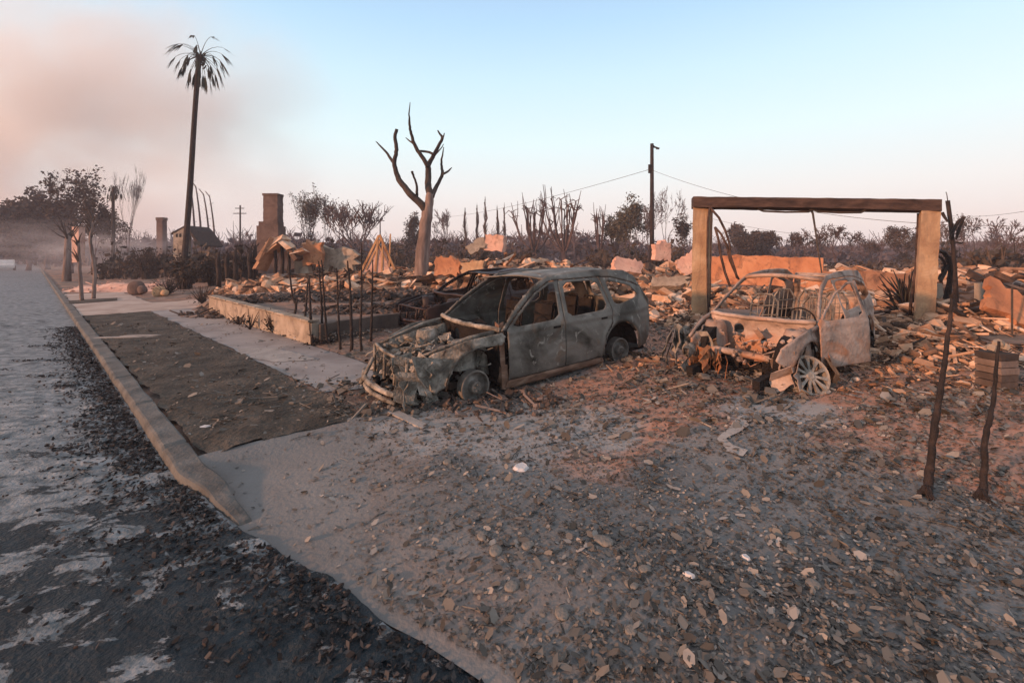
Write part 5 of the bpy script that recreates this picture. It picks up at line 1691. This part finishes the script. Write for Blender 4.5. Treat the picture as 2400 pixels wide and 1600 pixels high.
# one more street tree trunk beyond
c = on(156, 33); r = thing('street_tree', tuple(c), 'pale trunk of a street tree left of the pink chimney', 'tree')
b = MB(); b.tube([(0, 0, -.1), (.05, 0, 1.5), (.1, 0, 3.4)], [.28, .2, .16], 8); b.build('trunk', M['bark'], r, smooth=True)
b = MB(); rng = random.Random(3)
for _ in range(12):
    a = rng.uniform(0, 6.28); q0 = Vector((.1, 0, rng.uniform(2.6, 3.4))); e = q0 + Vector((math.cos(a) * .9, math.sin(a) * .9, rng.uniform(.6, 1.8))); b.tube([q0, q0.lerp(e, .5) + Vector((0, 0, -.1)), e], [.07, .04, .01], 5)
b.build('branches', M['bark_dark'], r)
# pink earth mound and fallen planter by the neighbour's path
heap('earth_mound', *on(300, 24.5)[:2], 3.2, 1.8, .75, 40, .05, .3, M['stucco_pink'], 'smooth pinkish earth mound on the neighbouring lot at left', 'mound', 61, mound=1)
for i, (px, py, sz, lab) in enumerate(((322, 690, (1.1, .8, .8), 'brown boulder-like lump at the left of the toppled planter'), (372, 694, (.75, .6, .55), 'orange-lit round planter stone lying on the pale path'))):
    g = G(px, py); rng = random.Random(70 + i); b = MB(); b.rock((0, 0, sz[2] * .4), sz, rng, None); b.rock((.35, -.1, sz[2] * .3), (sz[0] * .6, sz[1] * .6, sz[2] * .6), rng, rrot(rng, .4))
    o = b.build('boulder', M['stucco'] if i else M['brick']); o.location = g
    md = o.modifiers.new('round', 'SUBSURF'); md.levels = md.render_levels = 2
    tag(o, lab, 'boulder')

# two charred stems in the right foreground
for i, (pts, w_, lab) in enumerate((([(2172, 1162), (2176, 1120), (2185, 1040), (2198, 950), (2208, 890), (2216, 830), (2225, 760), (2232, 700)], 9.5, 'tall charred stem in the right foreground, left one of the pair'),
                                 ([(2300, 1170), (2306, 1120), (2308, 1040), (2318, 985), (2328, 940), (2334, 880), (2341, 800)], 8, 'charred stem in the right foreground, right one of the pair'))):
    g = G(*pts[0]); d = g.y; k = d / F; rng = random.Random(90 + i)
    r = thing('charred_sapling', tuple(g), lab, 'burnt stem', 'charred stems in the right foreground')
    l = [P(x, y, d + .05 * j) - g for j, (x, y) in enumerate(pts)]; n = len(l)
    b = MB(); p, q = spline(l, [k * w_ * (1.25 if j == 0 else 1 - .62 * j / (n - 1)) for j in range(n)], 6, .004, rng); q = [a * rng.uniform(.88, 1.12) for a in q]
    b.tube(p, q, 9); b.build('stem', M['char'], r, smooth=True)
    b = MB()
    for _ in range(26):
        a = rng.uniform(0, 6.28); s_ = rng.uniform(.02, .045); b.tube([(0, 0, .07), (math.cos(a) * s_, math.sin(a) * s_, .015), (math.cos(a) * s_ * 1.5, math.sin(a) * s_ * 1.5, 0)], [.02, .012, .004], 4)
    b.build('root_flare', M['char'], r)

# ------------------------------------------------------------------ poles and wires
def pole(px, top, d, r0, lab, arms=(), name='utility_pole', lamp=False):
    c = on(px, d); r = thing(name, tuple(c), lab, 'utility pole', None)
    H = P(px, top, d).z - c.z
    b = MB(); b.tube([(0, 0, -.1), (0, 0, H * .5), (0, 0, H)], [r0, r0 * .85, r0 * .7], 8); b.build('post', M['char'], r, smooth=True)
    for (z, L, off) in arms:
        b = MB(); b.box((off, -.14, H - z), (L, .1, .12)); b.build('crossarm', M['char'], r)
    if lamp:
        b = MB(); b.tube([(0, 0, H - .1), (.18, 0, H - .25), (.42, 0, H - .32)], [.10, .07, .06], 6); b.box((.44, 0, H - .36), (.22, .14, .12)); b.build('bracket', M['char'], r)
        b = MB(); b.tube([(-.22, -.1, H - 2.25), (-.22, -.1, H - 1.6)], .10, 8); b.build('insulator_box', M['char'], r)
    return H, c
H1, c1 = pole(1528, 337, 34, .19, 'tall dark utility pole with a bracket at its top, left of the garage frame', lamp=True)
pole(563, 481, 70, .16, 'small far utility pole with crossarms left of the brick chimney', ((.5, 1.4, 0), (1.3, 2.0, 0)))
pole(891, 512, 80, .14, 'tiny far utility pole left of the lopped tree', ((.4, 1.6, 0),))
# charred leaning pole at right with torn brackets
def lean_pole():
    d = 11.0; c = on(2240, d); r = thing('charred_leaning_pole', tuple(c), 'black leaning pole with torn drooping brackets right of the garage frame', 'pole')
    L = lambda x, y, dd=0: Vector(P(x, y, d + dd)) - c
    b = MB(); b.tube([L(2243, 735), L(2239, 660), L(2235, 590), L(2229, 530), L(2221, 470)], [.045, .05, .045, .045, .045], 7); b.build('post', M['char'], r, smooth=True)
    for q in ([(2225, 560), (2234, 540), (2246, 518), (2258, 508)], [(2241, 562), (2245, 545), (2254, 520), (2262, 508)], [(2221, 520), (2213, 508), (2208, 498)]):
        b = MB(); b.tube([L(x, y, -.1) for x, y in q], [.02, .035, .035, .015][:len(q)], 5); b.build('bracket', M['char'], r)
    b = MB(); b.tube([L(2221, 470), L(2219, 455), L(2217, 450)], [.01, .008, .008], 4); b.build('wire_stub', M['wire'], r)
lean_pole()
c = on(2372, 8.2); r = thing('iron_post', tuple(c), 'thin straight iron post before the orange slab at the right edge', 'post')
b = MB(); b.tube([(0, 0, -.05), (0, 0, P(2374, 672, 8.2).z - c.z)], .018, 6); b.build('shaft', M['wire'], r)
b = MB(); b.tube([(-.05, 0, .02), (.05, 0, .02)], .02, 5); b.build('foot', M['wire'], r)
def wire(a, b_, sag, lab, seg=24, rad=.02):
    b = MB(); a = Vector(a); b_ = Vector(b_)
    pts = [a.lerp(b_, i / seg) - Vector((0, 0, sag * 4 * (i / seg) * (1 - i / seg))) for i in range(seg + 1)]
    b.tube(pts, rad, 4); o = b.build('power_line', M['wire']); tag(o, lab, 'power line', 'power lines')
wire(c1 + Vector((0, 0, H1 - 1.9)), P(980, 512, 90), 1.0, 'faint power line running left from the utility pole', rad=.018)
wire(c1 + Vector((0, 0, H1 - 2.0)), P(2500, 530, 20), 1.2, 'upper power line running right from the utility pole behind the beam', rad=.014)
wire(P(1640, 505, 40), P(2500, 560, 20), .9, 'lower power line crossing the sky inside the garage frame', rad=.012)
wire(P(2180, 500, 30), P(2520, 470, 18), .4, 'high power line at the upper right of the frame', rad=.010)

# ------------------------------------------------------------------ right-hand wreckage
def curled_metal():
    d = 9.9; c = on(2215, d); r = thing('curled_metal', tuple(c), 'curled burnt sheet and pipes right behind the right column', 'scrap metal')
    L = lambda x, y, dd=0: Vector(P(x, y, d + dd)) - c
    for k, q in enumerate(([(2196, 588), (2212, 592), (2224, 612), (2228, 640), (2222, 672), (2216, 700), (2212, 745)], [(2196, 600), (2208, 606), (2214, 622), (2208, 640), (2198, 655)], [(2204, 660), (2214, 640), (2222, 620)], [(2226, 600), (2230, 650), (2224, 700), (2228, 740)])):
        b = MB(); p, w_ = spline([L(x, y, .06 * i) for i, (x, y) in enumerate(q)], [.05] * len(q), 3, .01, random.Random(k)); b.tube(p, .045 if k == 0 else .03, 5); b.build('pipe', M['char'], r)
    b = MB(); b.prism([L(2192, 668), L(2208, 664), L(2212, 690), (L(2204, 702)), L(2192, 696)], (.02, .08, 0)); b.build('plate', M['cream'], r)
    b = MB(); b.prism([L(2190, 705), L(2206, 700), L(2208, 742), L(2192, 744)], (.02, .08, 0)); b.build('sheet', M['brick'], r)
curled_metal()
def agave():
    c = on(2128, 10.6); rng = random.Random(4); r = thing('burnt_agave', tuple(c), 'dark fan of scorched long leaves spreading left of the right column', 'plant')
    for k in range(64):
        a = math.pi * (.5 + rng.uniform(-.10, .55)); L = rng.uniform(.7, 1.35); e = Vector((math.cos(a) * L * .8, rng.uniform(-.3, .3), abs(math.sin(a)) * L * .9)); o = Vector((rng.uniform(-.15, .15), rng.uniform(-.1, .1), 0))
        s_ = Vector((.05, .03, 0)); m1 = o.lerp(e, .5) + Vector((0, 0, .12))
        b = MB(); b.add([o - s_, o + s_, m1 + s_ * .9, m1 - s_ * .9, e + s_ * .1, e - s_ * .1], ((0, 1, 2, 3), (3, 2, 4, 5))); ob = b.build('leaf', M['leaf_olive'] if k % 6 == 0 else M['char'], r)
        md = ob.modifiers.new('thick', 'SOLIDIFY'); md.thickness = .012
agave()
def collapsed_roof():
    d = 9.0; c = on(2330, 10.2); r = thing('collapsed_roof', tuple(c), 'dark collapsed roof beams jutting over the heap at the right edge', 'roof wreck')
    L = lambda x, y, dd=0: Vector(P(x, y, d + dd)) - c
    for k, (q, w_, m) in enumerate((([(2236, 742), (2300, 738), (2370, 722)], .03, 'cream'), ([(2230, 730), (2290, 712), (2350, 700)], .05, 'char'), ([(2232, 722), (2262, 742), (2330, 760)], .05, 'char'), ([(2250, 735), (2330, 722), (2410, 735)], .07, 'char'), ([(2232, 690), (2238, 720), (2246, 745)], .05, 'char'), ([(2320, 770), (2360, 780), (2430, 800)], .07, 'beam'), ([(2290, 760), (2330, 790), (2380, 812)], .06, 'beam'), ([(2345, 690), (2350, 740), (2352, 800)], .03, 'char'))):
        b = MB(); p, w2 = spline([L(x, y, .2 * math.sin(k * 2 + i)) for i, (x, y) in enumerate(q)], [w_] * 3, 3, .012, random.Random(k)); b.tube(p, w2, 4); b.build('rafter', M[m], r)
    b = MB(); b.prism([L(2290, 732), L(2340, 716), L(2368, 714), L(2362, 726), L(2310, 742)], (.1, .5, .02)); b.build('sheet', M['brick'], r)
    b = MB(); b.prism([L(2260, 745, .8), L(2420, 740, .8), L(2420, 800, .8), L(2330, 800, .8)], (.2, .6, 0)); b.build('debris_panel', M['char'], r)
collapsed_roof()
def stump():
    g = G(2368, 915); r = thing('brick_pier', tuple(g), 'short broken brick pier with stones on top at the right edge', 'pier')
    rng = random.Random(6); k = g.y / F
    b = MB()
    for i in range(5): b.box((rng.uniform(-.01, .01), .16, .05 + i * .095 * g.y / 6), (.27, .27, .085 * g.y / 6), Matrix.Rotation(.15, 3, 'Z'), .08, rng)
    b.build('brickwork', M['rubble_dark'], r)
    for dx, zz in ((-.07, .54), (.08, .56), (.0, .60)):
        b = MB(); b.rock((dx, .14, zz * g.y / 6), (.15, .12, .08), rng, rrot(rng, .4)); b.build('stone', M['cream'], r)
stump()

# ------------------------------------------------------------------ litter, stones and scraps on the near ground
def litter():
    rng = random.Random(9); b = MB(); n = 0
    while n < 52000:
        px = rng.uniform(150, 2900); py = 760 + 900 * rng.random() ** 1.7
        g = G(px, py); s, t = to_st(g.x, g.y)
        if s < edge_s(t) + .06 or (s < 1.1 and t > 4.6): continue
        dn = .5 + .5 * mnoise.noise(Vector((g.x * .9, g.y * .9, 0))) + .4 * mnoise.noise(Vector((g.x * 3, g.y * 3, 4)))
        cl = sm(px, 620, 1250) * (1 - .30 * sm(py, 1150, 1350)) if py > 980 else 1.0
        if t > 5.2 and s < 2.7: cl = .35
        if t > 5.2 and 2.7 < s < 3.95: cl = .10
        cl = max(cl, .05) * (1.15 if px > 1500 else .95)
        if s > 11 or g.y > 14: continue
        if rng.random() > dn * cl: continue
        n += 1
        sz = rng.uniform(.006, .018) if rng.random() < .93 else rng.uniform(.018, .042)
        if g.y > 4.5: sz *= 1.5
        elif g.y < 3.6: sz *= .85
        if px > 1600: sz *= 1.1
        k = rng.random()
        if k < .84:      # curled leaf / ash flake
            Rm = rrot(rng, .5); u = Rm @ Vector((sz, 0, 0)); v = Rm @ Vector((0, sz * rng.uniform(.4, .8), 0)); q = g + Vector((0, 0, sz * .35 + .006)); nn = Vector((0, 0, sz * rng.uniform(.1, .6)))
            b.add([q - u - v * .5, q - v, q + u - v * .4, q + u + v * .5 + nn, q + v + nn, q - u + v * .4 + nn * .6], ((0, 1, 4, 5), (1, 2, 3, 4)))
        elif k < .93:
            b.rock(g + Vector((0, 0, sz * .2)), (sz * 1.5, sz * rng.uniform(.6, 1.2), sz * rng.uniform(.2, .5)), rng, rrot(rng, .3))
        else:
            a = rng.uniform(0, 6.28); L = sz * rng.uniform(1.5, 3.5); e = Vector((math.cos(a) * L, math.sin(a) * L, 0)); b.tube([g - e + Vector((0, 0, .008)), g + Vector((rng.uniform(-.02, .02), 0, .014)), g + e + Vector((0, 0, .008))], sz * .12, 3)
    o = b.build('litter', M['litter'])
    tag(o, 'burnt leaves, chips and ash flakes strewn over the driveway and lot', 'litter', kind='stuff')
litter()
def road_crumbs():
    rng = random.Random(19); b = MB()
    for _ in range(2600):
        t = rng.uniform(-2, 9); e = edge_s(t) if t < 4.7 else .86
        s = e - rng.random() ** 2 * 3.2 - .02; X, Y = st(s, t)
        if Y < 1.2: continue
        sz = rng.uniform(.004, .016) * (2.0 if rng.random() < .06 else 1)
        if mnoise.noise(Vector((X * 2, Y * 3, 7))) < -.05: continue
        b.rock((X, Y, .02), (sz * 2.2, sz * 1.3, sz * .6), rng, rrot(rng, .3))
    o = b.build('road_crumbs', M['char']); tag(o, 'charred crumbs and flakes lying on the ash-crusted street', 'debris', kind='stuff')
road_crumbs()
STN = [(1130, 1258, .10), (1238, 1280, .10), (1415, 1270, .13), (1512, 1337, .09), (1613, 1355, .08), (1748, 1312, .07), (1852, 1290, .10), (1316, 1442, .10), (1198, 1376, .10), (1905, 1372, .11), (1160, 1292, .12), (1398, 1432, .07), (1480, 1372, .09), (2090, 1345, .10), (1050, 1085, .13), (1480, 1480, .09)]
for i, (px, py, sz) in enumerate(STN):
    g = G(px, py); rng = random.Random(300 + i); b = MB(); b.rock((0, 0, sz * .10), (sz * 1.25, sz, sz * .28), rng, Matrix.Rotation(rng.uniform(0, 3), 3, 'Z'))
    o = b.build('flat_stone', M['stone']); o.location = g
    md = o.modifiers.new('round', 'SUBSURF'); md.levels = md.render_levels = 2
    tag(o, 'flat rounded grey stone lying among the litter on the near driveway', 'stone', 'flat stones on the near driveway')
def scrap(px, py, sz, lab, m='white', name='white_scrap', seed=1, flat=.25):
    g = G(px, py); rng = random.Random(seed); b = MB(); b.rock((0, 0, sz * flat * .4), (sz * 1.4, sz, sz * flat), rng, Matrix.Rotation(rng.uniform(0, 3), 3, 'Z') @ Matrix.Rotation(.12, 3, 'X'))
    o = b.build(name, M[m]); o.location = g; tag(o, lab, 'scrap')
scrap(698, 791, .22, 'white flat plate-like scrap lying left of the thin stems', seed=2)
scrap(1222, 1098, .13, 'bright white scrap in the middle of the driveway', seed=3)
scrap(477, 1003, .10, 'small white scrap near the kerb end of the planting strip', seed=4)
scrap(1748, 1310, .05, 'small white stone in the lower right litter', seed=5, flat=.5)
scrap(1615, 1354, .06, 'small pale angular stone at the bottom right of centre', seed=6, flat=.5)
b = MB(); g = G(290, 792); b.rock((0, 0, .02), (1.5, .14, .03), random.Random(3), Matrix.Rotation(.15, 3, 'Z')); b.rock((.25, .22, .02), (1.0, .1, .03), random.Random(5), Matrix.Rotation(.2, 3, 'Z')); o = b.build('plank', M['conc_patch']); o.location = g; tag(o, 'pale thin plank lying across the far end of the planting strip', 'plank')
b = MB(); b.box((0, 0, .02), (.75, .10, .02), Matrix.Rotation(.5, 3, 'Z')); g = G(955, 985); b2 = MB(); b2.box((0, 0, .02), (.62, .12, .02), Matrix.Rotation(-.75, 3, 'Z') @ Matrix.Rotation(.03, 3, 'Y'), .15, random.Random(2)); o = b2.build('strip', M['conc_patch']); o.location = g; tag(o, 'long pale strip lying on the ground before the SUV nose', 'strip')

# small white car far down the street
def far_car():
    d = 62; x, y = wxy(14, d); r = thing('white_car', (x, y, 0), 'small white car at the far end of the street, left edge', 'car', rz=math.atan2(TY, TX))
    b = MB(); prof = [(-2.2, .3), (-2.25, .75), (-1.5, .9), (-.9, 1.4), (.7, 1.42), (1.4, .95), (2.1, .82), (2.2, .35)]
    b.prism([(a, -.85, z) for a, z in prof], (0, 1.7, 0)); o = b.build('body', M['white_paint'], r)
    md = o.modifiers.new('bev', 'BEVEL'); md.width = .12; md.segments = 3
    b = MB()
    for s_ in (-1, 1): b.prism([(-.85, s_ * .86, .95), (-.6, s_ * .86, 1.3), (.6, s_ * .86, 1.32), (1.1, s_ * .86, .95)], (0, s_ * .01, 0))
    b.build('window', M['glass'], r)
    for a in (-1.35, 1.4):
        for s_ in (-.8, .8):
            b = MB(); b.tube([(a, s_ - .1, .32), (a, s_ + .1, .32)], .32, 14); b.build('wheel', M['soot'], r)
far_car()

# distant low hills
def hills():
    b = MB(); n = 120; vs = []
    for i in range(n + 1):
        a = -1.35 + 2.7 * i / n
        for k, (dd, hk) in enumerate(((620, 0), (700, .7), (800, 1))):
            h = 30 * (0.55 + .6 * mnoise.noise(Vector((a * 3, k * .2, 0))) + .15 * mnoise.noise(Vector((a * 14, k, 3)))) * hk
            vs.append((dd * math.sin(a), dd * math.cos(a), max(0, h) - 1))
    fs = []
    for i in range(n):
        for k in range(2): fs.append((i * 3 + k, (i + 1) * 3 + k, (i + 1) * 3 + k + 1, i * 3 + k + 1))
    b.add(vs, fs); o = b.build('hills', M['leaf_dead'], smooth=True); tag(o, kind='structure')
hills()

# ------------------------------------------------------------------ haze and smoke
def vol(name, lo, hi, dens, col, lab=None, noise_k=None, ell=False, aniso=0.0):
    b = MB(); c = [(lo[i] + hi[i]) / 2 for i in range(3)]; s_ = [hi[i] - lo[i] for i in range(3)]
    m = bpy.data.materials.new(name); m.use_nodes = True; n = m.node_tree.nodes; l = m.node_tree.links
    n.remove(n['Principled BSDF']); v = n.new('ShaderNodeVolumePrincipled'); v.inputs['Color'].default_value = (*col, 1); v.inputs['Density'].default_value = dens
    v.inputs['Anisotropy'].default_value = aniso
    l.new(v.outputs[0], n['Material Output'].inputs['Volume'])
    if noise_k:
        t = n.new('ShaderNodeTexCoord'); nz = n.new('ShaderNodeTexNoise'); nz.inputs['Scale'].default_value = noise_k; nz.inputs['Detail'].default_value = 4
        ln = n.new('ShaderNodeVectorMath'); ln.operation = 'LENGTH'; l.new(t.outputs['Object'], ln.inputs[0]); l.new(t.outputs['Object'], nz.inputs['Vector'])
        mr = n.new('ShaderNodeMapRange'); mr.inputs['From Min'].default_value = 1.0; mr.inputs['From Max'].default_value = .25; l.new(ln.outputs['Value'], mr.inputs['Value'])
        mr2 = n.new('ShaderNodeMapRange'); mr2.inputs['From Min'].default_value = .42; mr2.inputs['From Max'].default_value = .60; l.new(nz.outputs['Fac'], mr2.inputs['Value']); mr2.inputs['To Min'].default_value = .0
        mm = n.new('ShaderNodeMath'); mm.operation = 'MULTIPLY'; l.new(mr.outputs[0], mm.inputs[0]); l.new(mr2.outputs[0], mm.inputs[1])
        m2 = n.new('ShaderNodeMath'); m2.operation = 'MULTIPLY'; m2.inputs[1].default_value = dens; l.new(mm.outputs[0], m2.inputs[0]); l.new(m2.outputs[0], v.inputs['Density'])
    if ell:
        bm = bmesh.new(); bmesh.ops.create_icosphere(bm, subdivisions=3, radius=1); me = bpy.data.meshes.new(name); bm.to_mesh(me); bm.free(); o = bpy.data.objects.new(name, me); COL.objects.link(o); o.scale = (s_[0] / 2, s_[1] / 2, s_[2] / 2)
        me.materials.append(m)
    else:
        b.box((0, 0, 0), s_); o = b.build(name, m)
    o.location = c
    return tag(o, lab, None, kind='stuff')
def gutter_char():
    rng = random.Random(29); b = MB()
    def flake(X, Y, z, sz):
        Rm = rrot(rng, .6); u = Rm @ Vector((sz, 0, 0)); v = Rm @ Vector((0, sz * rng.uniform(.3, .7), 0)); q = Vector((X, Y, z + sz * .4)); nn = Vector((0, 0, sz * rng.uniform(.1, .5)))
        b.add([q - u, q - v, q + u * rng.uniform(.6, 1) - v * .4, q + u + nn, q + v * .8 + nn, q - u * .5 + v], ((0, 1, 4, 5), (1, 2, 3, 4)))
    for _ in range(8500):
        t = 1.2 + 16 * rng.random() ** 1.5
        e = edge_s(t) if t < 4.8 else .85
        if t < 3.2 and rng.random() > (t - .6) / 2.6: continue
        s_ = e - .03 - abs(rng.gauss(0, .22)) * (.5 + mnoise.noise(Vector((t * 1.3, 3, 0))) + .6)
        X, Y = st(s_, t); flake(X, Y, .012, rng.uniform(.008, .027) * (1.25 if t > 5 else 1))
    for _ in range(60):          # drifts of burnt leaves across the street
        t = rng.uniform(1.0, 16); s0 = .6 - rng.uniform(.2, 4.5) * (.4 + t / 14); cx_, cy_ = st(s0, t)
        L_ = rng.uniform(.15, .6); 
        for _k in range(int(190 * L_)):
            u = rng.gauss(0, .5); X = cx_ + u * L_; Y = cy_ + rng.gauss(0, .045) + .10 * L_ * math.sin(u * 3 + t)
            if to_st(X, Y)[0] > (edge_s(t) if t < 4.8 else .84) - .03: continue
            flake(X, Y, .014, rng.uniform(.008, .026) * (1.25 if t > 5 else 1))
    o = b.build('burnt_leaf_drifts', M['soot_leaf']); tag(o, 'black burnt leaf drifts in the gutter and across the street', 'debris', kind='stuff')
gutter_char()
h = vol('haze', (-300, -20, -1.2), (300, 235, 24), .0011, (.90, .84, .95))
pm = vol('smoke_plume', (-600, 250, -60), (-120, 420, 250), .034, (.94, .93, .93), 'pinkish smoke plume drifting over the left of the sky', 2.4, True)
tag(pm, cat='smoke')
gs = vol('ground_smoke', (-58, 36, -.5), (-34, 60, 6), .05, (.93, .93, .99), 'bluish smoke lying over the far end of the street at left', 2.5, True)
tag(gs, cat='smoke')
